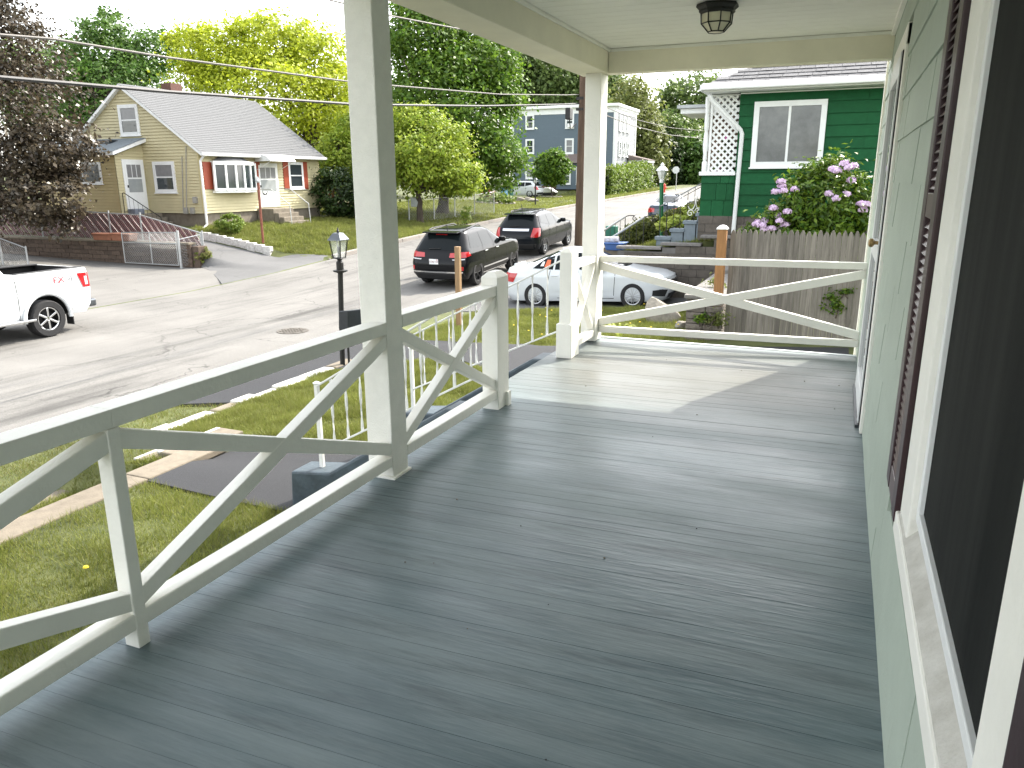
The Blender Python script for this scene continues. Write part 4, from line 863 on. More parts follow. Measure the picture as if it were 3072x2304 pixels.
ba = P(1668, 560, y=YB); bc = P(1800, 480, y=YB)
bay = B().prism([(ba.x, YB, 0.4), (ba.x+.8, YB-1.1, .4), (bc.x-.8, YB-1.1, .4), (bc.x, YB, .4)], (0, 0, 3.0)).build('bay', BLUE, bb)
rb_ = B(); i = rb_.pts([(ba.x-.5, YB, 3.4), (ba.x+.6, YB-1.6, 3.4), (bc.x-.6, YB-1.6, 3.4), (bc.x+.5, YB, 3.4), (ba.x+1.0, YB, 4.5), (bc.x-1.0, YB, 4.5)])
rb_.f += [(i, i+1, i+4), (i+1, i+2, i+5, i+4), (i+2, i+3, i+5), (i, i+3, i+2, i+1)]; rb_.build('bay_roof', M('brown_roof', (.15, .12, .11), .9), bay)
for x in (ba.x+.95, (ba.x+bc.x)/2+.2): win(bb, (x, YB-1.1, .95), (1, 0, 0), (0, -1, 0), 1.3, 2.0, trim=.18, proud=.1, blind=True)
pp = thing('front_portico', 'white columned entry porch on the pale side of the blue building', 'porch', (XB+1, 97.5, .5))
bx('roof', (XB+.15, 95.9, 3.5), (XB+2.6, 99.5, 3.8), TRIM, pp); B().prism([(XB+.15, 95.7, 3.8), (XB+2.8, 95.7, 3.8), (XB+.15, 95.7, 4.4)], (0, 4, 0)).build('roof_cover', MT['brown_roof'], pp)
for x, y in ((XB+2.4, 96.1), (XB+2.4, 99.2), (XB+.6, 96.1)): B().tube([(x, y, .3), (x, y, 3.5)], .14, 8).build('column', TRIM, pp, smooth=True)
bx('deck', (XB+.15, 95.8, -.2), (XB+2.6, 99.5, .45), FOUND, pp)
# a pale house far beyond the trees
fh = thing('distant_house', 'distant pale house glimpsed between the trees by the cross street', 'house', (-12, 124, .7)); q = P(2095, 545, y=124)
bx('wall', (q.x-2, 124, .3), (q.x+6, 130, 4.0), PALE, fh); B().prism([(q.x-2.4, 123.6, 4.0), (q.x+6.4, 123.6, 4.0), (q.x+2, 123.6, 7.2)], (0, 7, 0)).build('roof', MT['brown_roof'], fh)
win(fh, (q.x+.2, 124, 1.2), (1, 0, 0), (0, -1, 0), 1.2, 1.5)
# ---------------- green house ----------------
GRN = M('green_paint', (.009, .08, .028), .6, .12, 8, .15, 60, objvar=.1, big=.06, spec=.15); BLOCK = M('concrete_block', (.115, .1, .085), .95, .2, 7, .45, 45, objvar=.1, big=.1)
GSTONE = M('grey_slab', (.17, .16, .15), .9, .2, 12, .3, 50, objvar=.08); BLUEGREY = M('bluegrey_concrete', (.17, .205, .235), .8, .1, 8, .15, 40)
gh = thing('green_house', 'dark green shingled bungalow with hipped grey roof', 'house', (2, 25, 0)); YG = 21.2; XG = -2.63; ZG0, ZG1 = .55, 3.72
bx('wall_core', (XG+.03, YG+.03, ZG0-.02), (9, 30, ZG1+.1), GRN, gh)
z = ZG0; row = 0
while z < ZG1:
    h = .278; x = XG-.012-(1.3 if row % 2 else 0)
    while x < 4.2:
        x0, x1 = max(x, XG-.012), min(x+3.0, 4.2)
        if x1-x0 > .03:
            t = rng.uniform(-.003, .003)
            B().prism([(x0+.002, YG-.038+t, z+rng.uniform(-.003, .003)), (x0+.002, YG+.03, z), (x0+.002, YG+.03, z+h), (x0+.002, YG-.004+t, z+h)], (x1-x0-.004, 0, 0)).build('siding_board', GRN, gh)
        x += 3.0
    z += h; row += 1
a = P(2251, 502, y=YG); c = P(2493, 297, y=YG); GP = M('hazy_pane', (.06, .07, .073), .12, .25, 1.6, spec=.7, col2=(.14, .15, .15))
win(gh, (a.x, YG-.02, a.z), (1, 0, 0), (0, -1, 0), c.x-a.x-.06, c.z-a.z, trim=.13, muntin='slider', proud=.07, panecol=GP)
# hipped roof, gutter, soffit
ex0 = P(2115, 245, y=YG-.6).x; ey = YG-.6; ez = 3.78; RSG = M('grey_shingle_light', (.13, .13, .135), .95, .25, 12, .4, 40, stretch=(1, 1, 3), objvar=.06)
hx, hy, hz = 3.0, YG+5.2, 6.9
rb_ = B(); i = rb_.pts([(ex0, ey, ez), (10, ey, ez), (10, hy, hz), (hx, hy, hz), (ex0, 31, ez)]); rb_.f += [(i, i+1, i+2, i+3), (i, i+3, i+4)]; rb_.build('roof', RSG, gh)
n = 30
for k in range(n):     # roof shingles, tab by tab, on the slope in view
    f0, f1 = k/n, (k+1)/n
    xa = ex0+(hx-ex0)*f0; xb = ex0+(hx-ex0)*f1; p0 = Vector((xa, ey+(hy-ey)*f0, ez+(hz-ez)*f0)); p1 = Vector((xb, ey+(hy-ey)*f1, ez+(hz-ez)*f1)); nr = Vector((0, -(hz-ez), hy-ey)).normalized()
    if k > 7: break
    x = p0.x+.02+rng.uniform(0, .2)
    while x < 2.2:
        w = rng.uniform(.28, .36); dz = nr*(.02+rng.uniform(0, .008)); dx = min(w-.012, 9)
        B().face(Vector((x, p0.y, p0.z))+dz, Vector((x+dx, p0.y, p0.z))+dz, Vector((x+dx, p1.y, p1.z))+nr*.006, Vector((x, p1.y, p1.z))+nr*.006).build('roof_shingle', RSG, gh); x += w
bx('gutter', (ex0-.06, ey-.14, ez-.14), (9, ey, ez+.02), TRIM, gh, bevel=.03); bx('fascia', (ex0, ey, ez-.17), (9, ey+.03, ez), TRIM, gh)
bx('soffit', (ex0, ey+.03, ez-.16), (9, YG+.05, ez-.13), TRIM, gh); bx('side_soffit', (ex0, YG+.05, ez-.16), (XG, 30, ez-.13), TRIM, gh); bx('side_gutter', (ex0-.12, ey, ez-.14), (ex0-.002, 30, ez+.0), TRIM, gh, bevel=.02)
bx('frieze_board', (XG, YG-.03, ZG1-.14), (4.2, YG-.001, ZG1-.02), TRIM, gh)
p = [P(2128, 285, y=YG-.5), P(2135, 300, y=YG-.45), P(2222, 390, y=YG-.1), P(2226, 402, y=YG-.06), P(2199, 705, y=YG-.06)]
B().tube(p, .055, 8).build('downspout', TRIM, gh, smooth=True)
# enclosed side porch: shingled knee wall, lattice, turned post
pk = P(2105, 515, y=YG+.02); kx = pk.x; kz = pk.z
bx('porch_core', (kx+.02, YG+.06, .5), (XG, YG+4, kz-.06), GRN, gh)
for r_, (z0, z1) in enumerate(((.55, .97), (.97, 1.4), (1.4, kz-.1))):
    xs = [kx, kx+.3+.1*r_, kx+.62+.05*r_, XG-.02]
    for x0, x1 in zip(xs[:-1], xs[1:]): B().prism([(x0+.004, YG+.0, z0), (x0+.004, YG+.06, z0), (x0+.004, YG+.06, z1), (x0+.004, YG+.03, z1)], (x1-x0-.008, 0, 0)).build('shingle', GRN, gh)
bx('sill_cap', (kx-.06, YG-.04, kz-.1), (XG, YG+.16, kz), TRIM, gh, bevel=.01)
la0, la1, lz0, lz1 = kx+.2, XG-.02, kz, 3.55
bx('lattice_frame', (kx+.14, YG+.02, kz), (kx+.2, YG+.08, 3.5), TRIM, gh)
def clip(p, d, x0, x1, z0, z1):
    t0, t1 = -1e9, 1e9
    for q, e, lo, hi in ((p[0], d[0], x0, x1), (p[1], d[1], z0, z1)):
        s0, s1 = sorted(((lo-q)/e, (hi-q)/e)); t0 = max(t0, s0); t1 = min(t1, s1)
    return (t0, t1) if t1 > t0+.05 else None
for s in (1, -1):
    for k in np.arange(-3.2, 3.2, .17):
        r_ = clip(((la0+la1)/2+k, (lz0+lz1)/2), (1, s), la0, la1, lz0, lz1)
        if r_:
            y = YG+.05+(.014 if s > 0 else 0); m0, m1 = ((la0+la1)/2+k, (lz0+lz1)/2), r_
            B().bar((m0[0]+m1[0], y, m0[1]+s*m1[0]), (m0[0]+m1[1], y, m0[1]+s*m1[1]), .012, .055, up=(1, 0, -s)).build('lattice_slat', TRIM, gh)
tp = [(.07, 0), (.07, .25), (.045, .3), (.06, .36), (.05, .45), (.075, .7), (.06, 1.0), (.045, 1.1), (.065, 1.15), (.065, 1.45), (.05, 1.6), (.07, 1.75), (.07, 2.0)]
B().lathe([(r, kz+z*.93) for r, z in tp], (kx+.06, YG+.05, 0), 12).build('turned_post', TRIM, gh, smooth=True)
cn = P(2052, 300, y=YG+1.0); bx('door_canopy', (cn.x, YG+.6, 3.2), (kx+.7, YG+2.4, 3.34), TRIM, gh, bevel=.02); bx('canopy_trim', (cn.x-.08, YG+.5, 3.34), (kx+.7, YG+2.5, 3.42), M('grey_metal', (.4, .42, .43), .5), gh)
bx('porch_back_wall', (kx-.1, YG+1.3, .5), (XG, YG+1.36, 3.6), M('porch_boards', (.16, .1, .065), .8, .3, 6, stretch=(4, 4, .4)), gh); bx('porch_ceiling', (kx+.1, YG+.1, 3.56), (XG, YG+3.7, 3.6), TRIM, gh)
# foundation blocks
for r_ in range(3):
    x = kx-.02-(.2 if r_ % 2 else 0)
    while x < .5:
        x0 = max(x, kx-.02); B().box((x0+.006, YG-.01, -.1+.22*r_), (min(x+.4, 4)-.006, YG+.2, .11+.22*r_)).build('foundation_block', BLOCK, gh, bevel=.008); x += .4
bx('foundation_core', (kx, YG+.01, -1.2), (9, 29, .53), M('mortar', (.16, .15, .14), .95), gh)
# rhododendron blooms etc. come with the yard
# ---------------- street furniture, fences, yards ----------------
def PT(px, py, up=0.):
    """where the pixel's ray meets the terrain"""
    v = (_fw*F+_R*(px-1536)+_U*(1152-py)).normalized(); t = 3.
    while t < 300:
        p = CAM+v*t
        if p.z < tz(p.x, p.y)+up: return p
        t += .05
    return p
GALV = MT['galvanised']; WIRE = M('chain_wire', (.36, .37, .37), .5, .1, 20, metal=.5)
def chain(parent, p0, p1, h0, h1, pitch=.085, r=.0055):
    p0 = Vector(p0); p1 = Vector(p1); d = p1-p0; ln = Vector((d.x, d.y, 0)).length; b = B(); H = max(h0, h1)
    def pt(s, h): return p0+d*(s/ln)+Vector((0, 0, h))
    def top(s): return h0+(h1-h0)*s/ln
    for sg in (1, -1):
        k = -H if sg > 0 else 0
        while k < ln+(0 if sg > 0 else H):
            # line h = sg*(s-k)
            a = []
            for i in range(41):
                h = H*i/40; s = k+h if sg > 0 else k-h
                if 0 <= s <= ln and h <= top(s): a.append((s, h))
            if len(a) > 1: b.bar(pt(*a[0]), pt(*a[-1]), r, r)
            k += pitch
    return b.build('chain_mesh', WIRE, parent, kind='stuff')
def fence(label, pts, h, posts=True, slats=False, cat='fence', pitch=.085):
    pts = [Vector(p) for p in pts]; t = thing('chain_link_fence', label, cat, tuple(pts[0])); hs_ = h if isinstance(h, (list, tuple)) else [h]*len(pts)
    for p, hh in zip(pts, hs_): B().tube([p-Vector((0, 0, .1)), p+Vector((0, 0, hh+.05)), p+Vector((0, 0, hh+.08))], [.032, .032, .012], 8).build('post', GALV, t)
    for (p, q), a, c in zip(zip(pts[:-1], pts[1:]), hs_[:-1], hs_[1:]):
        B().tube([p+Vector((0, 0, a)), q+Vector((0, 0, c))], .022, 6).build('top_rail', GALV, t); chain(t, p, q, a-.03, c-.03, pitch)
    return t
# utility pole and wires
UP = Vector((-9.75, 30, tz(-9.75, 30)-.2)); POLEM = M('pole_wood', (.1, .066, .045), .95, .35, 9, .6, 20, stretch=(1, 1, .12))
up = thing('utility_pole', 'brown wooden utility pole beside the street behind the parked cars', 'utility pole', tuple(UP))
B().tube([UP, UP+Vector((.05, 0, 4.5)), UP+Vector((.1, 0, 9.2))], [.17, .15, .12], 12).build('pole', POLEM, up, smooth=True)
for z in (4.15, 4.55): B().box((-9.9, 29.86, z-.05), (-9.6, 30.02, z+.05)).build('wire_clamp', BLK, up)
q = P(1713, 318, x=-9.8); B().box((-9.95, q.y-.25, 3.7), (-9.75, q.y+.1, 4.12)).build('splice_box', BLK, up, bevel=.03); B().tube([(-9.85, q.y, 3.7), (-9.85, q.y+.1, 3.4), (-9.85, 29.8, 3.6)], .02, 5).build('loop_cable', BLK, up)
CABLE = M('cable_black', (.04, .04, .042), .6); CABLE2 = M('cable_grey', (.15, .14, .13), .7)
def wire(label, pix, r, m=None, x=-9.8, ext=True):
    pts = [P(*p, x=x) for p in pix]
    if ext: e = pts[0]-(pts[1]-pts[0])*2.2; pts = [e+Vector((0, 0, .35))]+pts
    B().tube(pts, r, 6).build('overhead_wire', m or CABLE, None, smooth=True, label=label, cat='wire')
wire('thick black telephone cable sagging along the street', [(0, 232), (500, 275), (1050, 312), (1180, 315), (1450, 318), (1690, 313), (1745, 310)], .028)
wire('thinner grey cable above the thick telephone cable', [(0, 104), (160, 117), (500, 172), (1050, 245), (1180, 257), (1500, 283), (1700, 285), (1748, 283)], .018, CABLE2)
wire('uppermost power line crossing above the great maple', [(990, 0), (1040, 12), (1170, 47), (1300, 72), (1440, 98), (1600, 118), (1750, 132)], .018, CABLE2)
wire('upper cable running on from the utility pole up the street', [(1748, 283), (1815, 320), (1900, 357), (2010, 383), (2115, 393), (2160, 394)], .016, CABLE2, ext=False)
wire('lower cable running on from the utility pole up the street', [(1745, 310), (1815, 345), (1900, 378), (2010, 405), (2115, 416), (2160, 417)], .02, CABLE2, ext=False)
# post lamps
def lantern(t, c, w, h, mat, glass, n=4, ang=math.pi/4, fin=True):
    c = Vector(c)
    B().lathe([(w*.2, 0), (w*.36, .02*h), (w*.32, .06*h)], c, n, ang).build('lantern_base', mat, t)
    for k in range(n):
        an = ang+2*math.pi*k/n; e = Vector((math.cos(an), math.sin(an), 0)); B().tube([c+e*w*.34+Vector((0, 0, .04*h)), c+e*w*.5+Vector((0, 0, .62*h))], w*.035, 5).build('lantern_bar', mat, t)
    B().lathe([(w*.3, .05*h), (w*.46, .61*h)], c, n, ang, cap=False).build('lantern_glass', glass, t)
    B().tube([c+Vector((0, 0, .02*h)), c+Vector((0, 0, .4*h))], w*.08, 8).build('bulb_holder', mat, t)
    B().lathe([(w*.62, .61*h), (w*.6, .64*h), (w*.3, .84*h), (w*.14, .86*h)], c, n, ang).build('lantern_roof', M('lantern_tin', (.12, .13, .14), .25, .1, 10, metal=.7) if mat == BLK else mat, t)
    B().lathe([(w*.05, .85*h), (w*.09, .9*h), (w*.05, .94*h), (w*.02, 1.02*h)], c, 8).build('finial', mat, t, smooth=True)
LGLASS = glassmat('lantern_clear', (.75, .78, .76), .05, .5, .3)
lb = Vector((-7.03, 9.72, tz(-7.03, 9.72)-.05)); tt = P(1013, 688, y=9.72)
lm = thing('lamp_post', 'black post lamp with square lantern at the front lawn edge', 'lamp post', tuple(lb))
B().tube([lb, Vector((tt.x, 9.72, .16))], .04, 12).build('post', BLK, lm, smooth=True); B().lathe([(.05, .14), (.11, .16), (.11, .18), (.055, .19), (.055, .3), (.03, .33), (.06, .36)], (tt.x, 9.72, 0), 12).build('collar', BLK, lm)
lantern(lm, (tt.x, 9.72, .35), .27, .46, BLK, LGLASS)
mb = thing('mailbox', 'black steel mailbox on thin posts beside the post lamp', 'mailbox', (-6.75, 9.6, tz(-6.75, 9.6)))
m0 = P(1018, 985, y=9.55); m1 = P(1020, 932, y=9.55); mxx = m0.x+.02
B().prism([(mxx, 9.5, m0.z), (mxx+.02, 9.5, m1.z), (mxx+.19, 9.5, m1.z+.02), (mxx+.17, 9.5, m0.z-.01)], (.28, .5, 0)).build('box', M('mailbox_black', (.02, .024, .03), .35, .15, 10, spec=.5), mb, bevel=.012)
for x, y in ((mxx+.12, 9.55), (mxx+.36, 9.85)): B().tube([(x, y, tz(x, y)-.05), (x, y, m0.z)], .018, 8).build('leg', BLK, mb)
fl = B().box((mxx+.14, 9.62, m0.z-.03), (mxx+.16, 9.66, m0.z)).build('flag', M('flag_red', (.5, .03, .02), .5), mb)
b0 = PT(1378, 978); stt = P(1375, 740, y=b0.y)
bx('wooden_stake', (b0.x-.055, b0.y-.055, b0.z-.1), (b0.x+.055, b0.y+.055, stt.z), M('new_wood', (.3, .19, .1), .8, .2, 14, .3, 30, stretch=(3, 3, .25)), None, bevel=.006, label='plain light wooden stake standing in the lawn by the black car', cat='post')
# boulders
def rock(name, label, c, r, m, seed, sub=3, cat='rock'):
    bm = bmesh.new(); bmesh.ops.create_icosphere(bm, subdivisions=sub, radius=1); g = np.random.default_rng(seed); k = g.normal(size=(8, 3))*1.4; ph = g.uniform(0, 6, 8); pl = g.normal(size=(9, 3)); pl /= np.linalg.norm(pl, axis=1, keepdims=True)
    b = B()
    for v in bm.verts:
        p = np.array(v.co)
        for n_ in pl: s = p@n_; p = p-n_*max(0, s-.6)*.95
        p = p*(1+.06*np.sin(k@p+ph).sum()/3); b.v.append(Vector(tuple(np.array(c)+p*np.array(r))))
    b.f = [tuple(v.index for v in f.verts) for f in bm.faces]; bm.free()
    return b.build(name, m, None, smooth=True, sharp=22, label=label, cat=cat)
ROCKM = M('boulder_stone', (.24, .22, .185), .95, .25, 10, .8, 25, big=.15)
q = PT(1965, 972); rock('boulder', 'large pale boulder on the lawn before the white sedan', (q.x+.02, q.y+.25, q.z+.12), (.43, .4, .44), ROCKM, 5)
q = PT(2047, 988); rock('small_rock', 'small rounded rock beside the low stone pier', (q.x, q.y, q.z+.06), (.17, .15, .15), ROCKM, 8)
# rough stone pier and stepped low walls running back to the block wall
pw = thing('stone_pier', 'rough stacked stone pier and low capped wall by the cedar post', 'wall', (-2.0, 13.4, -1.15)); PM = M('pier_stone', (.15, .13, .115), .95, .35, 16, .9, 35, objvar=.2)
z = -1.3; 
while z < -.48:
    h = rng.uniform(.08, .13); x = -2.3
    while x < -1.72: w_ = rng.uniform(.2, .34); bx('stone', (x, 13.15+rng.uniform(-.02, .02), z), (min(x+w_, -1.7)-.008, 13.6, z+h-.006), PM, pw, bevel=.014); x += w_
    z += h
bx('cap_slab', (-2.34, 13.1, -.48), (-1.68, 14.6, -.41), GSTONE, pw, bevel=.015); bx('wall_core', (-2.28, 13.62, -1.4), (-1.74, 20.5, -.62), PM, pw); bx('cap_slab', (-2.5, 15.4, -.62), (-1.72, 17.6, -.55), GSTONE, pw, bevel=.015); bx('cap_slab', (-2.5, 17.7, -.62), (-1.72, 20.5, -.48), GSTONE, pw, bevel=.015)
# cedar post
cp0 = Vector((-1.72, 13.25, -1.2)); ct = P(2168, 684, y=13.25)
cpt = thing('cedar_post', 'new cedar fence post with white cap beside the picket fence', 'post', (ct.x, 13.25, -1.2))
bx('shaft', (ct.x-.075, 13.18, -1.25), (ct.x+.075, 13.33, ct.z-.02), M('cedar', (.3, .15, .06), .75, .25, 10, .3, 30, stretch=(3, 3, .3)), cpt, bevel=.006)
B().lathe([(.125, ct.z-.02), (.125, ct.z+.0), (.07, ct.z+.04), (.02, ct.z+.05)], (ct.x, 13.255, 0), 4, math.pi/4).build('cap', WHITE, cpt)
# stockade fence, picket by picket
PKT = M('weathered_picket', (.165, .148, .132), .9, .3, 9, .5, 26, stretch=(4, 4, .22), objvar=.26, big=.12); sf = thing('picket_fence', 'weathered grey stockade fence of round topped pickets', 'fence', (.5, 13.4, -1.1))
x = P(2186, 800, y=13.42).x; ft = P(2300, 690, y=13.42).z
while x < 2.4:
    w_ = rng.uniform(.078, .096); t_ = ft+rng.uniform(-.02, .015); y_ = 13.4+rng.uniform(-.006, .006); prof = [(0, -1.2), (w_, -1.2), (w_, t_-.09), (w_*.86, t_-.04), (w_*.62, t_), (w_*.38, t_), (w_*.14, t_-.04), (0, t_-.09)]
    B().prism([(x+a+rng.uniform(-.001, .001), y_, c) for a, c in prof], (0, .022, 0)).build('picket', PKT, sf); x += w_+.004
for z in (-.8, .3): bx('rail', (-1.5, 13.43, z), (2.4, 13.49, z+.09), PKT, sf)
# ivy on post and fence
def vine(label, c, r, n, leaf, kind='rhodo', name='vine'): 
    return shrub(name, label, (c[0], c[1], c[2]-r[2]), [(c, r, max(6, n//14), 14)], kind, leaf, cat='vine', stems=3, shell=.2, spread=.3)
vine('small green vine climbing the grey picket fence', tuple(P(2498, 905, y=13.36)), (.14, .03, .22), 220, .055); vine('thin vine shoot reaching across the picket fence', tuple(P(2530, 875, y=13.36)), (.18, .03, .06), 60, .05)
vine('variegated ivy around the foot of the cedar post', tuple(P(2150, 955, y=13.12)), (.2, .08, .13), 320, .05, 'olive'); vine('ivy trailing over the stone pier', tuple(P(2105, 955, y=13.12)), (.16, .05, .1), 160, .055); vine('pale leaved weeds behind the cedar post', tuple(P(2140, 870, y=14.2)), (.25, .15, .22), 260, .06, 'olive')
# concrete block retaining wall of the green house, block by block
rw = thing('block_retaining_wall', 'stepped concrete block retaining wall behind the white sedan', 'wall', (-4.7, 20.75, -1.7)); YR = 20.7
def wtop(x): return .0 if x > -3.33 else (-.22 if x > -4.38 else (-.34 if x > -5.6 else -.62))
bx('wall_core', (-7.4, YR+.03, -2), (-2.5, YR+.2, -.66), MT['mortar'], rw); bx('wall_core', (-5.6, YR+.03, -.66), (-2.5, YR+.2, -.4), MT['mortar'], rw); bx('wall_core', (-4.36, YR+.03, -.4), (-2.5, YR+.2, -.28), MT['mortar'], rw)
for r_ in range(9):
    z = -1.86+.205*r_; x = -7.4-(.2 if r_ % 2 else 0)
    while x < -2.5:
        x1 = min(x+.4, -2.5); t_ = wtop(x+.01) if x1 < -3.3 or x > -3.33 else wtop(x)
        if z+.2 <= t_+.05 and x1-x > .05: bx('block', (x+.004, YR+rng.uniform(-.004, .004), z), (x1-.004, YR+.06, min(z+.2, t_)-.004), BLOCK, rw, bevel=.006)
        x += .4
for x0, x1, zt in ((-7.4, -5.62, -.62), (-5.62, -4.38, -.34), (-4.4, -3.33, -.22), (-3.35, -2.5, .0)): bx('cap_slab', (x0, YR-.05, zt), (x1, YR+.26, zt+.075), GSTONE, rw, bevel=.012)
# bluegrey stepped cheek and stair of the green house
cs = thing('stoop_steps', 'blue grey painted stoop steps of the green house', 'steps', (-4, 22, -.3)); lv = [(-4.68, -.12), (-4.28, .1), (-3.93, .32), (-3.6, .53), (-3.36, .53)]
for (x0, z0), (x1, _) in zip(lv[:-1], lv[1:]):
    bx('cheek_block', (x0+.03, 21.28, -.7), (x1, 21.62, z0), BLUEGREY, cs); bx('cheek_cap', (x0-.01, 21.24, z0), (x1+.04, 21.66, z0+.09), BLUEGREY, cs, bevel=.008); bx('stair', (x0+.05, 21.66, -.7), (x1+.05, 22.9, z0-.02), GSTONE, cs)
bx('landing_walk', (-6.6, 21.75, -.9), (-4.7, 22.9, -.42), CONC, cs)
IR = BLK; rl = thing('iron_railing', 'black iron stair railing with white scrollwork at the green house', 'railing', (-4, 21.4, -.2)); A = P(1982, 618, y=21.42); E_ = P(2112, 546, y=21.42); lo = Vector((0, 0, -.78))
B().bar(A, E_, .03, .03).build('top_bar', M('worn_iron', (.22, .23, .24), .4, .3, 20, metal=.4), rl); B().bar(A+Vector((.05, 0, -.75)), E_+lo, .016, .016).build('bottom_bar', IR, rl); B().bar(A+Vector((.3, 0, .08)), E_+Vector((0, 0, -.09)), .016, .016).build('upper_bar', IR, rl)
for k in range(7):
    f_ = k/6.2; p = A.lerp(E_, f_); B().bar(p, (p.x, p.y, max(p.z-.92, -.02+.0*k)), .022 if k in (0, 1, 6) else .014, .022 if k in (0, 1, 6) else .014).build('baluster', IR, rl)
def scroll(c, r, turns, s=1, rot=0): return [Vector((c[0]+s*r*(1-t/1.15)*math.cos(rot+turns*6.283*t), c[1], c[2]+r*(1-t/1.15)*math.sin(rot+turns*6.283*t))) for t in [k/26 for k in range(27)]]
sc_ = P(2073, 640, y=21.4)
for dx, s in ((-.02, 1), (.2, -1)): B().tube(scroll((sc_.x+dx, 21.4, sc_.z+.06*(s < 0)), .1, 1.4, s), .011, 5).build('scroll', WIRON, rl)
for dx, s in ((.0, 1), (.22, -1)): B().tube([(sc_.x+dx+s*.1*math.cos(t), 21.4, sc_.z+.3+.2*math.sin(t)) for t in [-2.6+k*.22 for k in range(17)]], .011, 5).build('scroll', WIRON, rl)
def pipe_rail(label, p0, p1, y, n):
    a = P(*p0, y=y); c = P(*p1, y=y); t = thing('iron_handrail', label, 'handrail', (a.x, y, a.z-.9)); 
    B().tube([a, c], .028, 8).build('hand_pipe', GALV, t); B().tube([c, c+Vector((.12, 0, .04)), c+Vector((.3, 0, .03))]+scroll((c.x+.3, y, c.z-.05), .08, 1.2, 1, math.pi/2), .014, 5).build('end_scroll', IR, t)
    for k in range(n+1): p = a.lerp(c, k/n); B().bar(p, (p.x, p.y, p.z-.85), .02 if k in (0, n) else .013, .02 if k in (0, n) else .013).build('baluster', IR, t)
pipe_rail('iron handrail with curled end nearer the block wall', (1826, 718), (1932, 652), 21.5, 5); pipe_rail('iron handrail with curled end on the hedge side of the walk', (1802, 698), (1876, 650), 22.9, 5)
bx('lower_steps', (-7.3, 21.6, -1.6), (-6.6, 23, -.75), CONC, cs, bevel=.02); bx('lower_steps', (-7.7, 21.6, -1.7), (-7.3, 23, -1.1), CONC, cs, bevel=.02)
gp = P(1987, 640, y=23.6); gz = tz(gp.x, 23.6); gtop = P(1985, 543, y=23.6)
gl_ = thing('green_lamp_post', 'green post lamp with white urn lantern before the green house', 'lamp post', (gp.x, 23.6, gz)); B().tube([(gp.x, 23.6, gz-.1), (gtop.x, 23.6, gtop.z)], .06, 10).build('post', M('lamp_green', (.012, .13, .05), .4), gl_, smooth=True)
wl = gtop.z; B().lathe([(.07, wl-.05), (.07, wl+.03), (.045, wl+.06)], (gtop.x, 23.6, 0), 8).build('collar', WHITE, gl_); B().lathe([(.06, wl+.06), (.13, wl+.2), (.14, wl+.3)], (gtop.x, 23.6, 0), 8).build('globe', glassmat('milk_glass', (.7, .72, .7), .1), gl_); B().lathe([(.19, wl+.3), (.16, wl+.34), (.08, wl+.42), (.05, wl+.44), (.06, wl+.47), (.01, wl+.54)], (gtop.x, 23.6, 0), 8).build('lantern_roof', WHITE, gl_)
for k in range(8): an = k*math.pi/4; B().tube([(gtop.x+.07*math.cos(an), 23.6+.07*math.sin(an), wl+.06), (gtop.x+.145*math.cos(an), 23.6+.145*math.sin(an), wl+.3)], .008, 4).build('lantern_bar', WHITE, gl_)
# blue wading pool with rolled mat, green bin
kp = P(1830, 742, y=20.45); pl_ = thing('blue_tub', 'blue plastic tub on the kerb behind the white sedan', 'tub', (kp.x, 20.9, kp.z-.15)); BLP = M('blue_plastic', (.03, .09, .26), .45, .1, 6)
t0 = P(1813, 731, y=21.0); t1 = P(1868, 752, y=21.0); B().prism([(t0.x+.06, 20.95, t1.z), (t1.x-.02, 20.95, t1.z), (t1.x, 20.95, t0.z), (t0.x, 20.95, t0.z)], (0, .55, 0)).build('tub', BLP, pl_, bevel=.02); bx('rim', (t0.x-.03, 20.92, t0.z-.005), (t1.x+.03, 21.53, t0.z+.03), BLP, pl_, bevel=.01); bx('stand', (t0.x+.1, 21.0, -.9), (t1.x-.1, 21.45, t1.z), CONC, pl_)
B().tube([(t0.x-.05, 21.2, t0.z+.1), (t1.x-.18, 21.2, t0.z+.11)], .085, 12).build('rolled_mat', M('printed_mat', (.62, .52, .5), .7, .5, 14, col2=(.6, .62, .68)), None, smooth=True, label='rolled pink and white mat on the blue tub', cat='mat')
q = P(1835, 700, y=24.2); bx('green_bin', (q.x-.16, 24.0, q.z-.5), (q.x+.16, 24.4, q.z+.24), M('bin_green', (.01, .12, .08), .5), None, bevel=.03, label='green bin beside the clipped hedge', cat='bin')
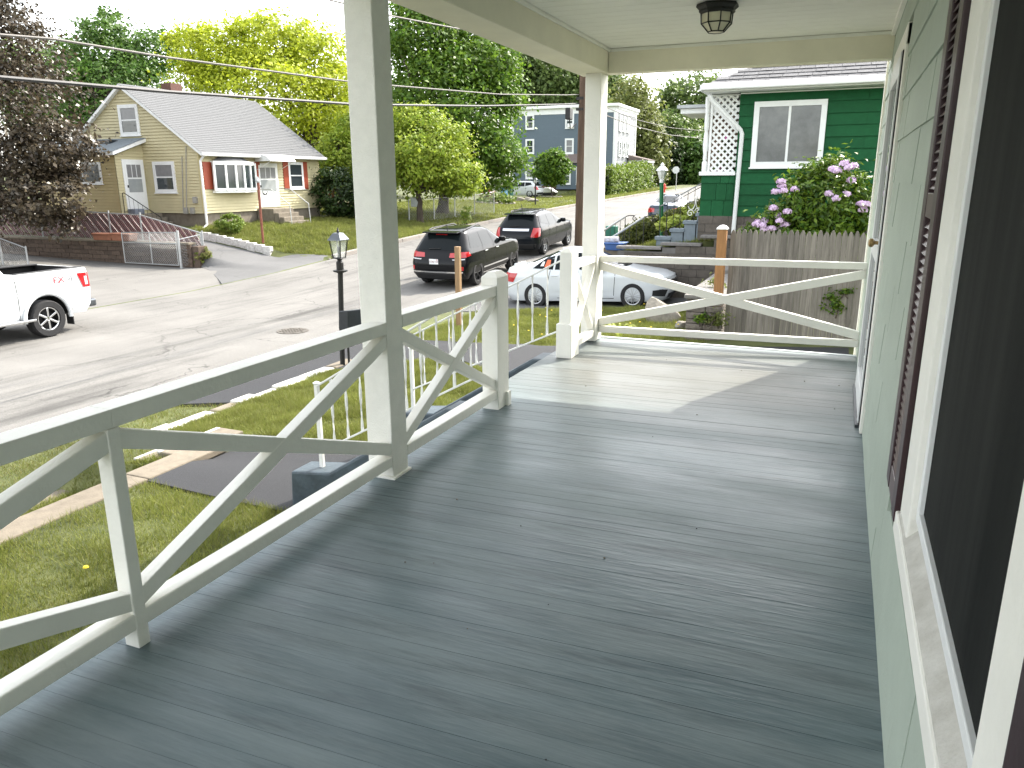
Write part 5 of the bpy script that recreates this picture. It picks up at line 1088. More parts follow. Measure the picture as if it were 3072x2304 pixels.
# plants by the green house
LF['hosta'] = leafmat('leaf_hosta', [(.22, .32, .03), (.34, .42, .06), (.42, .46, .12)], .35)
for i, (px, py) in enumerate(((2002, 672), (2030, 668), (2055, 655), (2078, 640))):
    q = P(px, py, y=22.2+.3*i); shrub('hosta_plant', ['hosta at the foot of the green lamp post', 'second hosta up from the green lamp post', 'third hosta up from the green lamp post', 'topmost hosta right beside the stoop of the green house'][i], (q.x, q.y, q.z-.3), [((q.x, q.y, q.z), (.3, .3, .2), 22, 14)], 'hosta', .16, cat='plant', group='hostas by the stoop', stems=2)
q = PT(1857, 1022); hp = thing('lily_plant', 'young yellow green leafy plant at the edge of the driveway', 'plant', tuple(q))
for k in range(9):
    an = k*.7+.3; l = rng.uniform(.22, .36); dv = Vector((math.cos(an), math.sin(an)*.7, 0)); sd = Vector((-dv.y, dv.x, 0))*.035; b = B(); pv = None
    for j in range(6):
        s = j/5; p = q+dv*l*s+Vector((0, 0, .3*math.sin(s*2.2))); wd = math.sin(math.pi*(.12+.88*s))*1.0; i = b.pts([p-sd*wd, p+Vector((0, 0, -.012)), p+sd*wd])
        if pv is not None: b.f += [(pv, pv+1, i+1, i), (pv+1, pv+2, i+2, i+1)]
        pv = i
    b.build('leaf', LF['hosta'], hp)
# rhododendron
rc = P(2450, 620, y=18.2); rzb = -.75
rh, _ = shrub('rhododendron', 'rhododendron in pink bloom rising behind the picket fence', (rc.x, 18.2, rzb), [((rc.x+.12, 18.2, 1.0), (.95, .8, .95), 240, 26), ((rc.x-.55, 18.0, .35), (.95, .7, .6), 130, 26), ((rc.x+.75, 18.1, .6), (.7, .7, .7), 110, 26)], 'rhodo', .13, ratio=.42, shell=.45, spread=.15, stems=10)
PINK = M('rhodo_pink', (.62, .42, .66), .6, .15, 30, col2=(.75, .6, .78)); petal = None
bl = [(948, 1065), (955, 1100), (905, 1150), (965, 1140), (1065, 1130), (1345, 1165), (1400, 1205), (1490, 1170), (1475, 915), (1510, 950), (1550, 935), (1380, 960), (1410, 975), (1530, 1055), (1610, 1250), (1650, 1255), (1700, 1255), (1625, 1300), (1000, 1315), (885, 1285), (930, 1350), (940, 1390), (980, 1425), (760, 1400), (790, 1430), (745, 1415), (810, 1390), (810, 1460), (870, 1455)]
for i, (zx, zy) in enumerate(bl):
    c = P(2000+zx/2.7645, 160+zy/2.7645, y=17.45+.1*math.sin(i*2.)); g = np.random.default_rng(i); n = 46; d = g.normal(size=(n, 3)); d /= np.linalg.norm(d, axis=1, keepdims=True); d[:, 2] = np.abs(d[:, 2])*.8-.15
    v = leaves(np.array(c)+d*np.array([.085, .085, .08]), d*2.2, .075, .9); npmesh('bloom', v, n, 4, PINK, rh, kind='stuff'); B().lathe([(.03, -.05), (.06, -.02), (.062, .03), (.02, .06)], c, 8).build('bloom_core', PINK, rh)
# pink garden shrub seen through the lattice
q = Vector((kx+.5, YG+.8, .6)); sh2, cc = shrub('porch_azalea', 'pink flowering plant glimpsed through the white lattice', tuple(q), [((q.x, q.y, 1.9), (.4, .25, .6), 60, 18)], 'rhodo', .1, cat='plant')
v = leaves(cc[::2]+NP.normal(size=cc[::2].shape)*.05, NP.normal(size=cc[::2].shape), .16, .9); npmesh('blooms', v, len(v)//4, 4, M('azalea_pink', (.6, .1, .35), .6), sh2, kind='stuff')
# ---------------- opposite side: lot walls and fences ----------------
lw = thing('lot_retaining_wall', 'brown stacked block retaining wall below the red slat fence', 'wall', (-28, 22.2, -1.8)); LB = M('wall_block', (.1, .072, .055), .95, .3, 10, .6, 30, objvar=.22); YL = 22.2
bx('wall_core', (-37, YL+.06, -2), (-22.75, YL+.4, -.86), MT['mortar'], lw)
for r_ in range(6):
    z = -1.86+.17*r_; x = -37-(.22 if r_ % 2 else 0)
    while x < -22.7: x1 = min(x+.45, -22.7); bx('block', (x+.006, YL+rng.uniform(-.015, .015), z), (x1-.006, YL+.1, z+.162), LB, lw, bevel=.015); x += .45
for x in np.arange(-37, -22.9, 1.2): bx('cap_stone', (x+.01, YL-.04, -.84), (min(x+1.2, -22.7), YL+.34, -.76), CONC, lw, bevel=.015)
for k in range(1): bx('block', (-22.72, YL+.1+.5*k, -1.8+.1*k), (-22.4, YL+.58+.5*k, -.9), LB, lw, bevel=.02)
# red slat fence
rfz = [(-37, -.8, .42), (P(270, 636, y=22.75).x, -.8, P(270, 636, y=22.75).z), (P(420, 645, y=22.75).x, -.8, P(420, 645, y=22.75).z), (P(606, 700, y=22.75).x, -1.12, P(606, 700, y=22.75).z)]
rfn = thing('red_slat_fence', 'chain link fence filled with diagonal dark red slats above the lot wall', 'fence', (-28, 22.75, -.8)); SLR = M('red_slat', (.13, .02, .022), .55, .15, 10, objvar=.1)
def ftop(x): return interp(x, [p[0] for p in rfz], [p[2] for p in rfz])
def fbot(x): return interp(x, [p[0] for p in rfz], [p[1] for p in rfz])
XE_ = rfz[-1][0]-.04; x = -38.
while x < -21.8:
    # slat leans from upper left to lower right
    wdt = .29; b = B(); i = []
    xs = []
    for xx, at in ((x, 1), (x+wdt, 1), (x+wdt, 0), (x, 0)):
        zt_, zb_ = ftop(xx)-.03, None
        xt = xx; 
        for _ in range(3): h = ftop(xt)-.03-fbot(xt+.0)-.05
        xs.append((xt, ftop(xt)-.03) if at else (min(xx+h*.95, XE_), fbot(min(xx+h*.95, XE_))+.05))
    if xs[0][0] > -36.8 and xs[1][0] < XE_: B().prism([(a, 22.76, c) for a, c in xs], (0, .012, 0)).build('slat', SLR, rfn)
    x += .37
for (xa, ba_, ta), (xb, bb_, tb) in zip(rfz[:-1], rfz[1:]): B().tube([(xa, 22.75, ta), (xb, 22.75, tb)], .025, 6).build('top_rail', GALV, rfn); chain(rfn, (xa, 22.74, ba_), (xb, 22.74, bb_), ta-ba_, tb-bb_, .11, .006)
for x in (-34.5, -31.5, P(325, 640, y=22.75).x, P(420, 645, y=22.75).x, P(606, 700, y=22.75).x): B().tube([(x, 22.75, -1.2), (x, 22.75, ftop(x)+.1)], .035, 8).build('post', GALV, rfn)
# open gate leaf against the wall
ga, gb_ = P(378, 800, y=21.95), P(545, 808, y=21.95); g_ = thing('chain_link_gate', 'open chain link gate leaf folded against the block wall', 'gate', (ga.x, 21.95, -1.75)); gt0, gt1 = P(372, 698, y=21.95).z, P(540, 698, y=21.95).z; zb0 = -1.6
for x, z1 in ((ga.x, gt0), (gb_.x-.12, gt1), ((ga.x+gb_.x)/2, (gt0+gt1)/2)): B().tube([(x, 21.95, zb0), (x, 21.95, z1)], .022, 6).build('frame_bar', GALV, g_)
for z0, z1 in ((zb0, zb0), ((zb0+gt0)/2+.2, (zb0+gt1)/2+.2), (gt0, gt1)): B().tube([(ga.x, 21.95, z0), (gb_.x-.12, 21.95, z1)], .022, 6).build('frame_bar', GALV, g_)
chain(g_, (ga.x, 21.95, zb0), (gb_.x-.12, 21.95, zb0), gt0-zb0, gt1-zb0, .1, .006)
B().tube([(gb_.x, 21.95, -1.9), (gb_.x, 21.95, P(545, 697, y=21.95).z+.06)], .05, 10).build('hinge_post', GALV, g_)
fence('short chain link return beside the driveway corner', [(gb_.x, 21.95, -1.75), (P(606, 745, y=22.7).x, 22.7, -1.2)], [1.12, .72], pitch=.1)
a = P(20, 850, y=19.5); c = P(95, 850, y=19.5); z = tz(a.x, 19.5)
fence('low chain link fence across the paved lot behind the truck', [(a.x-6, 19.5, tz(a.x-6, 19.5)), (a.x-3, 19.5, z), (a.x, 19.5, z), (c.x, 19.5, z)], [1.05, 1.05, 1.05, P(95, 745, y=19.5).z-z], pitch=.1)
TER = M('terracotta', (.26, .11, .065), .85, .15, 8, .2, 40)
for i, (a, c) in enumerate(((287, 340), (342, 395))):
    p, q = P(a, 733, y=22.1), P(c, 705, y=22.1); b = thing('clay_planter', ['terracotta clay trough on the lot wall, away from the gate', 'terracotta clay trough on the lot wall, behind the open gate'][i], 'planter', (p.x, 22.15, -.76), 'clay troughs on the lot wall'); B().prism([(p.x+.05, 22.0, -.76), (q.x-.05, 22.0, -.76), (q.x, 22.0, q.z), (p.x, 22.0, q.z)], (0, .38, 0)).build('trough', TER, b, bevel=.02); bx('rim', (p.x-.02, 21.97, q.z), (q.x+.02, 22.42, q.z+.06), TER, b, bevel=.015)
# white block wall along the drive, rusty lamp stump
ww = thing('white_block_wall', 'peeling white painted block wall edging the bank by the driveway', 'wall', (-23.3, 25.35, -1.1))
for r_ in range(3):
    x = -25.0
    while x < -21.7:
        g0 = tz(x, 25.3)-.1
        z = tz(x+.2, 25.05)+.18*r_
        if r_ < 2: bx('block', (x+.005, 25.15+rng.uniform(-.012, .012), z-.08), (x+.4-.005, 25.35, z+.17), WHITEP, ww, bevel=.012)
        x += .4
rp = thing('rusty_lamp_post', 'rusty brown lamp post without a lantern on the bank', 'lamp post', (-22.2, 25.75, -.9)); q0, q1 = P(786, 690, y=25.75), P(774, 548, y=25.75)
B().tube([(q0.x, 25.75, tz(q0.x, 25.75)-.1), (q1.x, 25.75, q1.z)], .05, 8).build('post', M('rust', (.2, .07, .045), .8, .3, 12), rp); B().lathe([(.06, q1.z), (.08, q1.z+.06), (.05, q1.z+.14), (.03, q1.z+.24)], (q1.x, 25.75, 0), 8).build('cap', GALV, rp)
# weeds at the gate corner, at the kerb
for nm, px, py, r, k in (('weeds at the foot of the lot wall corner', 612, 790, (.35, .3, .3), 'dry'), ('small green weed tuft at the wall foot', 590, 795, (.15, .15, .12), 'hedge'), ('leafy sapling sprouting at the street kerb', 1400, 678, (.38, .3, .65), 'hedge')):
    q = PT(px, py); shrub('weed_clump', nm, tuple(q), [((q.x, q.y, q.z+r[2]), r, 30, 16)], k, .11, cat='weeds', stems=4, shell=.2)
# ---------------- enclosure up the street ----------------
ep = [PT(*p) for p in ((1228, 662), (1303, 660), (1365, 653), (1424, 645), (1482, 638))]
fence('chain link fence around the shaded yard below the great maple', [tuple(p) for p in ep], [1.25, 1.2, 1.2, 1.2, 1.3], pitch=.16)
e2 = [PT(1265, 628), PT(1375, 628), PT(1482, 638)]; 
q = ep[0]; bx('meter_cabinet', (q.x+.15, q.y-.05, q.z+.75), (q.x+.65, q.y+.15, q.z+1.25), M('cabinet_grey', (.4, .42, .4), .6), None, bevel=.03, label='grey meter cabinet on the end post of the chain link fence', cat='box')
def bin_(label, px, py, y, h, m):
    q = P(px, py, y=y); z = tz(q.x, y); t = thing('wheelie_bin', label, 'bin', (q.x, y, z)); B().lathe([(.3, 0), (.36, h*.9)], (q.x, y, z), 10).build('body', m, t); B().lathe([(.4, h*.9), (.39, h), (.1, h+.05)], (q.x, y, z), 10).build('lid', m, t)
    for s in (-.2, .2): B().tube([(q.x+s-.04, y+.2, z+.1), (q.x+s+.04, y+.2, z+.1)], .1, 8).build('wheel', BLK, t)
bin_('pale blue wheeled bin beside the white car', 1513, 590, 68, 1.15, M('bin_blue', (.16, .34, .55), .5)); bin_('dark green wheeled bin beside the white car', 1530, 590, 68.6, 1.2, M('bin_dark', (.02, .1, .08), .5))
q = PT(1606, 616); t_ = P(1606, 533, y=q.y).z; fl_ = thing('slim_lamp_post', 'thin black lamp post on the corner lawn near the white car', 'lamp post', tuple(q)); B().tube([q, Vector((q.x, q.y, t_-.4))], .06, 8).build('post', BLK, fl_); lantern(fl_, (q.x, q.y, t_-.45), .3, .5, BLK, LGLASS)
def stones(label, cpx, cpy, rx, ry, n):
    c = PT(cpx, cpy); t = thing('stone_ring', label, 'stones', tuple(c))
    for k in range(n):
        an = 6.283*k/n; x, y = c.x+rx*math.cos(an), c.y+ry*math.sin(an); r = rng.uniform(.12, .2); B().lathe([(r*.9, -.05), (r, r*.4), (r*.5, r*.8)], (x, y, tz(x, y)), 6, rng.random()*6).build('stone', ROCKM, t, bevel=.02)
    return c
c = stones('ring of stones around the flower bed by the bins', 1487, 610, 1.5, 1.4, 22); shrub('flower_bed', 'leafy plants inside the stone ringed flower bed', tuple(c), [((c.x, c.y, c.z+.3), (1.4, 1.2, .45), 60, 18)], 'hedge', .25, cat='plant')
c = stones('small stone ring around the topiary stem', 1655, 592, 1.0, .9, 14)
for i, (px, py) in enumerate(((1560, 604), (1585, 602), (1600, 606))): q = PT(px, py); rock('lawn_rock', ['pale lawn rock nearest the wheeled bins', 'pale lawn rock midway between bins and slim lamp post', 'pale lawn rock nearest the slim black lamp post'][i], (q.x, q.y, q.z+.1), (.6, .35, .25), ROCKM, 20+i, 2)['group'] = 'rocks on the corner lawn'
for i, (a, c) in enumerate(((1438, 1447), (1464, 1472))):
    p = P(a, 603, y=60); q = P(c, 573, y=60); t = bx('brick_pillar', (p.x, 60, tz(p.x, 60)-.1), (p.x+.45, 60.45, q.z), M('old_brick', (.25, .11, .08), .9, .3, 9, .3, 30), None, bevel=.01, label='red brick gate pillar behind the flower bed', cat='pillar', group='brick gate pillars')
p = P(1440, 590, y=60.2); bx('red_gate', (p.x+.2, 60.1, tz(p.x, 60)+.2), (p.x+1.0, 60.2, tz(p.x, 60)+1.2), M('gate_red', (.25, .06, .05), .7), None, label='dull red wooden gate between the brick pillars', cat='gate', bevel=.01)
q = P(1642, 573, y=80); qb = thing('covered_boat', 'small covered white dinghy on the lawn by the topiary tree', 'boat', (q.x, 80, tz(q.x, 80))); z = tz(q.x, 80); B().prism([(q.x-1.0, 79.6, z+.35), (q.x-.8, 79.6, z+.1), (q.x+.8, 79.6, z+.1), (q.x+1.1, 79.6, z+.45)], (0, .9, 0)).build('hull', BLK, qb, bevel=.1); B().prism([(q.x-1.0, 79.55, z+.36), (q.x+1.1, 79.55, z+.46), (q.x+.3, 79.55, z+.95), (q.x-.2, 79.55, z+.95)], (0, 1, 0)).build('cover', TRIM, qb, bevel=.08)
# stop sign from behind, hydrant
q = P(2028, 555, y=92); z = tz(q.x, 92); s0 = P(2028, 510, y=92); sg = thing('stop_sign', 'back of an octagonal stop sign at the cross street', 'sign', (q.x, 92, z)); B().tube([(q.x, 92, z), (q.x, 92, s0.z+.4)], .05, 6).build('post', GALV, sg); sp_ = []
for k in range(8): an = math.pi/8+k*math.pi/4; sp_.append((s0.x+.42*math.cos(an), 91.9, s0.z+.42*math.sin(an)))
B().prism(sp_, (0, .03, 0)).build('plate', M('sign_back', (.6, .62, .62), .4), sg)
q = P(1993, 560, y=84); z = tz(q.x, 84); hy_ = thing('fire_hydrant', 'red fire hydrant on the verge across the street', 'hydrant', (q.x, 84, z)); HR = M('hydrant_red', (.55, .05, .03), .5); B().lathe([(.18, 0), (.18, .08), (.13, .1), (.13, .75), (.17, .77), (.17, .82), (.1, .95), (.03, 1.0)], (q.x, 84, z), 10).build('barrel', HR, hy_, smooth=True); B().tube([(q.x-.26, 84, z+.55), (q.x+.26, 84, z+.55)], .075, 8).build('nozzle', HR, hy_)
# ---------------- cars ----------------
def paint(name, col, rough=.25, coat=.5, metal=.0): return M(name, col, rough, .03, 3, coat=coat, spec=.5, metal=metal)
RUB = M('tyre_rubber', (.02, .02, .021), .85, .2, 30); ALLOY = M('alloy', (.42, .43, .44), .28, .06, 20, metal=.85); DARKAL = M('dark_alloy', (.03, .03, .032), .35, metal=.6)
CGLASS = glassmat('car_glass', (.008, .011, .012), .04, .16); TAIL = glassmat('tail_red', (.42, .012, .015), .12, .8); CLEAR = glassmat('lamp_clear', (.55, .56, .57), .08, .9); CHROME = M('chrome', (.7, .71, .72), .12, .02, 9, metal=1.); BPLAS = M('black_plastic', (.018, .018, .019), .55, .1, 20); WELL = M('wheel_well_dark', (.008, .008, .008), .95)
class Car:
    def __init__(s, L, front, rear, width, cf=(.45, .55), cr=(.3, .4), bul=.1, rbul=.06):
        s.L = L; s.fr = front; s.re = rear; s.wd = width; s.cf = cf; s.cr = cr; s.bul = bul; s.rbul = rbul
    def f(s, z): return interp(z, [p[0] for p in s.fr], [p[1] for p in s.fr])
    def r(s, z): return interp(z, [p[0] for p in s.re], [p[1] for p in s.re])
    def w(s, z): return interp(z, [p[0] for p in s.wd], [p[1] for p in s.wd])
    def X(s, q): return s.L/2-q           # distance from the nose -> local x
    def side(s, q, z, off=0., sg=-1):
        f, r, w = s.f(z), s.r(z), s.w(z); cf, ef = s.cf; cr, er = s.cr; ef = min(ef, w*.8); er = min(er, w*.8); y = w
        cf = min(cf, (r-f)*.4); cr = min(cr, (r-f)*.4); cc = cf+s.bul*(1-((w-ef)/w)**2); c2 = cr+s.rbul*(1-((w-er)/w)**2)
        if q < f+s.bul+cf: t = min(1, max(0, (f+s.bul+cf-q)/cc)); y = w-ef+ef*math.sqrt(max(0, 1-t*t))
        if q > r-s.rbul-cr: t = min(1, max(0, (q-(r-s.rbul-cr))/c2)); y = min(y, w-er+er*math.sqrt(max(0, 1-t*t)))
        return Vector((s.X(q), sg*(y+off), z))
    def end(s, y, z, rear=True, off=0.):
        w = s.w(z); c, e = s.cr if rear else s.cf; e = min(e, w*.8); b = s.rbul if rear else s.bul; a = abs(y)
        d = b*(min(a, w)/w)**2; c = min(c, (s.r(z)-s.f(z))*.4); b0 = b*((w-e)/w)**2
        if a > w-e: t = min(1, (a-(w-e))/e); d = b0+(c+b-b0)*(1-math.sqrt(max(0, 1-t*t)))
        q = s.r(z)-d+off if rear else s.f(z)+d-off
        return Vector((s.X(q), y, z))
    def outline(s, z, n=24):
        f, r, w = s.f(z), s.r(z), s.w(z); cf, ef = s.cf; cr, er = s.cr; ef = min(ef, w*.8); er = min(er, w*.8); h = []
        cf = min(cf, (r-f)*.4); cr = min(cr, (r-f)*.4)
        for k in range(4): y = (w-ef)*k/4; h.append((f+s.bul*(y/w)**2, y))
        y0 = (w-ef); b0 = s.bul*(y0/w)**2
        for k in range(7): t = math.pi/2*k/6; h.append((f+b0+(cf+s.bul-b0)*(1-math.cos(t)), y0+ef*math.sin(t)))
        a, e = f+s.bul+cf, r-s.rbul-cr
        for k in range(1, n): h.append((a+(e-a)*k/n, w))
        y0 = w-er; b0 = s.rbul*(y0/w)**2
        for k in range(7): t = math.pi/2*(1-k/6); h.append((r-b0-(cr+s.rbul-b0)*(1-math.cos(t)), y0+er*math.sin(t)))
        for k in range(3, 0, -1): y = (w-er)*k/4; h.append((r-s.rbul*(y/w)**2, y))
        h.append((r, 0)); pts = [Vector((s.X(q), -y, z)) for q, y in h]+[Vector((s.X(q), y, z)) for q, y in reversed(h[1:-1])]
        return pts
    def body(s, zs, mat, root, wheels, R, cuts=(), name='body'):
        b = B(); base = []
        for z in zs: base.append(b.pts(s.outline(z)))
        n = len(s.outline(zs[0]))
        for i in range(len(zs)-1):
            for j in range(n): j2 = (j+1) % n; b.f.append((base[i]+j, base[i]+j2, base[i+1]+j2, base[i+1]+j))
        b.f.append(tuple(base[0]+j for j in reversed(range(n)))); b.f.append(tuple(base[-1]+j for j in range(n)))
        o = b.build(name, mat, root); o.data.materials.append(WELL)
        cb = B()
        for q in wheels:
            for sg in (-1, 1): cb.tube([(s.X(q), sg*(s.w(.5)-.3), R*.98), (s.X(q), sg*(s.w(.5)+.3), R*.98)], R*1.13, 28)
        for a, c in cuts: cb.box(a, c)
        co = cb.build('cut', WELL); bpy.context.view_layer.update()
        m = o.modifiers.new('b', 'BOOLEAN'); m.operation = 'DIFFERENCE'; m.solver = 'EXACT'; m.use_self = bool(cuts); m.object = co
        try: m.material_mode = 'TRANSFER'
        except Exception: pass
        bpy.context.view_layer.update(); me = bpy.data.meshes.new_from_object(o.evaluated_get(bpy.context.evaluated_depsgraph_get()))
        o.modifiers.clear(); o.data = me; bpy.data.objects.remove(co); me.shade_smooth(); me.set_sharp_from_angle(angle=math.radians(34)); return o
    def patch(s, fn, nu, nv, name, mat, root): 
        return B().grid(fn, nu, nv).build(name, mat, root, smooth=True)
    def sidewin(s, root, corners, name, mat, off=.006, sides=(-1, 1), n=(10, 5)):
        """corners: (q,z) lower front, lower rear, upper rear, upper front"""
        for sg in sides:
            a, b_, c, d = corners
            def fn(u, v):
                q = (a[0]*(1-u)+b_[0]*u)*(1-v)+(d[0]*(1-u)+c[0]*u)*v; z = (a[1]*(1-u)+b_[1]*u)*(1-v)+(d[1]*(1-u)+c[1]*u)*v; return s.side(q, z, off, sg)
            s.patch(fn, *n, name, mat, root)
    def endpatch(s, root, c, name, mat, rear=True, off=.006, n=(12, 6), mirror=False):
        """c: (y,z) lower 0, lower 1, upper 1, upper 0"""
        for sg in ((1, -1) if mirror else (1,)):
            a, b_, d, e = c
            def fn(u, v):
                y = (a[0]*(1-u)+b_[0]*u)*(1-v)+(e[0]*(1-u)+d[0]*u)*v; z = (a[1]*(1-u)+b_[1]*u)*(1-v)+(e[1]*(1-u)+d[1]*u)*v; return s.end(sg*y, z, rear, off)
            s.patch(fn, *n, name, mat, root)
def wheel(root, x, y, R, w, nsp, sg, mat, rim=.68, twin=False):
    t = bpy.data.objects.new('wheel', None); COL.objects.link(t); t.parent = root; ORG[t.name] = Vector((0, 0, 0)); c = Vector((x, y, R))
    def lat(prof, n=28):     # lathe about Y
        b = B(); bs = []
        for r, d in prof: bs.append(b.pts([c+Vector((r*math.cos(k*6.28318/n), d*sg, r*math.sin(k*6.28318/n))) for k in range(n)]))
        for i in range(len(prof)-1):
            for j in range(n): j2 = (j+1) % n; b.f.append((bs[i]+j, bs[i]+j2, bs[i+1]+j2, bs[i+1]+j))
        return b
    h = w/2; rr = R*rim
    lat([(rr, h*.75), (rr*1.06, h*.98), (R*.93, h), (R*.985, h*.8), (R, h*.4), (R, -h*.4), (R*.985, -h*.8), (R*.93, -h), (rr, -h*.9)]).build('tyre', RUB, t, smooth=True)
    lat([(rr*1.0, h*.78), (rr*.93, h*.74), (rr*.91, h*.6)]).build('rim', mat, t, smooth=True); lat([(rr*.91, h*.6), (rr*.88, -h*.8)]).build('rim_barrel', DARKAL, t); lat([(rr*.9, -.02), (.01, -.02)]).build('brake_disc', DARKAL, t)
    lat([(.01, h*.74), (rr*.16, h*.72), (rr*.2, h*.55), (rr*.2, 0)], 16).build('hub', mat, t, smooth=True)
    for k in range(nsp):
        for tw in ((-.11, .11) if twin else (0,)):
            an = 6.28318*k/nsp+math.pi/2; a0, a1 = an+tw*.5, an+tw*1.35; wd = rr*(.075 if twin else .17)
            p = c+Vector((math.cos(a0)*rr*.15, h*.62*sg, math.sin(a0)*rr*.15)); q = c+Vector((math.cos(a1)*rr*.95, h*.7*sg, math.sin(a1)*rr*.95)); B().bar(p, q, .03, wd, up=(-math.sin(an), 0, math.cos(an))).build('spoke', mat, t, bevel=.006)
def mirror_(C, root, q, z, mat, sides=(-1, 1), sz=(.1, .12, .085)):
    for sg in sides:
        p = C.side(q, z, .12, sg); m = B().lathe([(.03, -sz[2]), (.09, -sz[2]*.8), (.1, 0), (.085, sz[2]*.8), (.02, sz[2])], p, 10)
        for i, v in enumerate(m.v): m.v[i] = Vector((p.x+(v.x-p.x)*.8, p.y+(v.y-p.y)*1.3, v.z))
        o = m.build('mirror', mat, root, smooth=True); B().bar(C.side(q, z-.05, 0, sg), p+Vector((0, 0, -.06)), .05, .04).build('mirror_arm', BPLAS, o)
def seams(C, root, lines, sides=(-1, 1), m=None):
    for (q0, z0), (q1, z1) in lines:
        for sg in sides:
            n = 8; b = B(); b.grid(lambda u, v: C.side(q0+(q1-q0)*v+(u-.5)*.014*(abs(z1-z0) > abs(q1-q0)), z0+(z1-z0)*v+(u-.5)*.014*(abs(z1-z0) <= abs(q1-q0)), .003, sg), 1, n); b.build('panel_gap', m or WELL, root)
def handles(C, root, qs, z, mat, sides=(-1, 1)):
    for q in qs:
        for sg in sides: B().bar(C.side(q-.1, z, .028, sg), C.side(q+.1, z, .028, sg), .022, .03).build('door_handle', mat, root, bevel=.008)
def zlist(*ks):
    z = sorted(set(ks)); out = []
    for a, b in zip(z[:-1], z[1:]): n = max(1, int((b-a)/.07)); out += [a+(b-a)*i/n for i in range(n)]
    return out+[z[-1]]
def knots(C, lo, hi): return zlist(*[p[0] for l in (C.fr, C.re, C.wd) for p in l if lo <= p[0] <= hi], lo, hi)
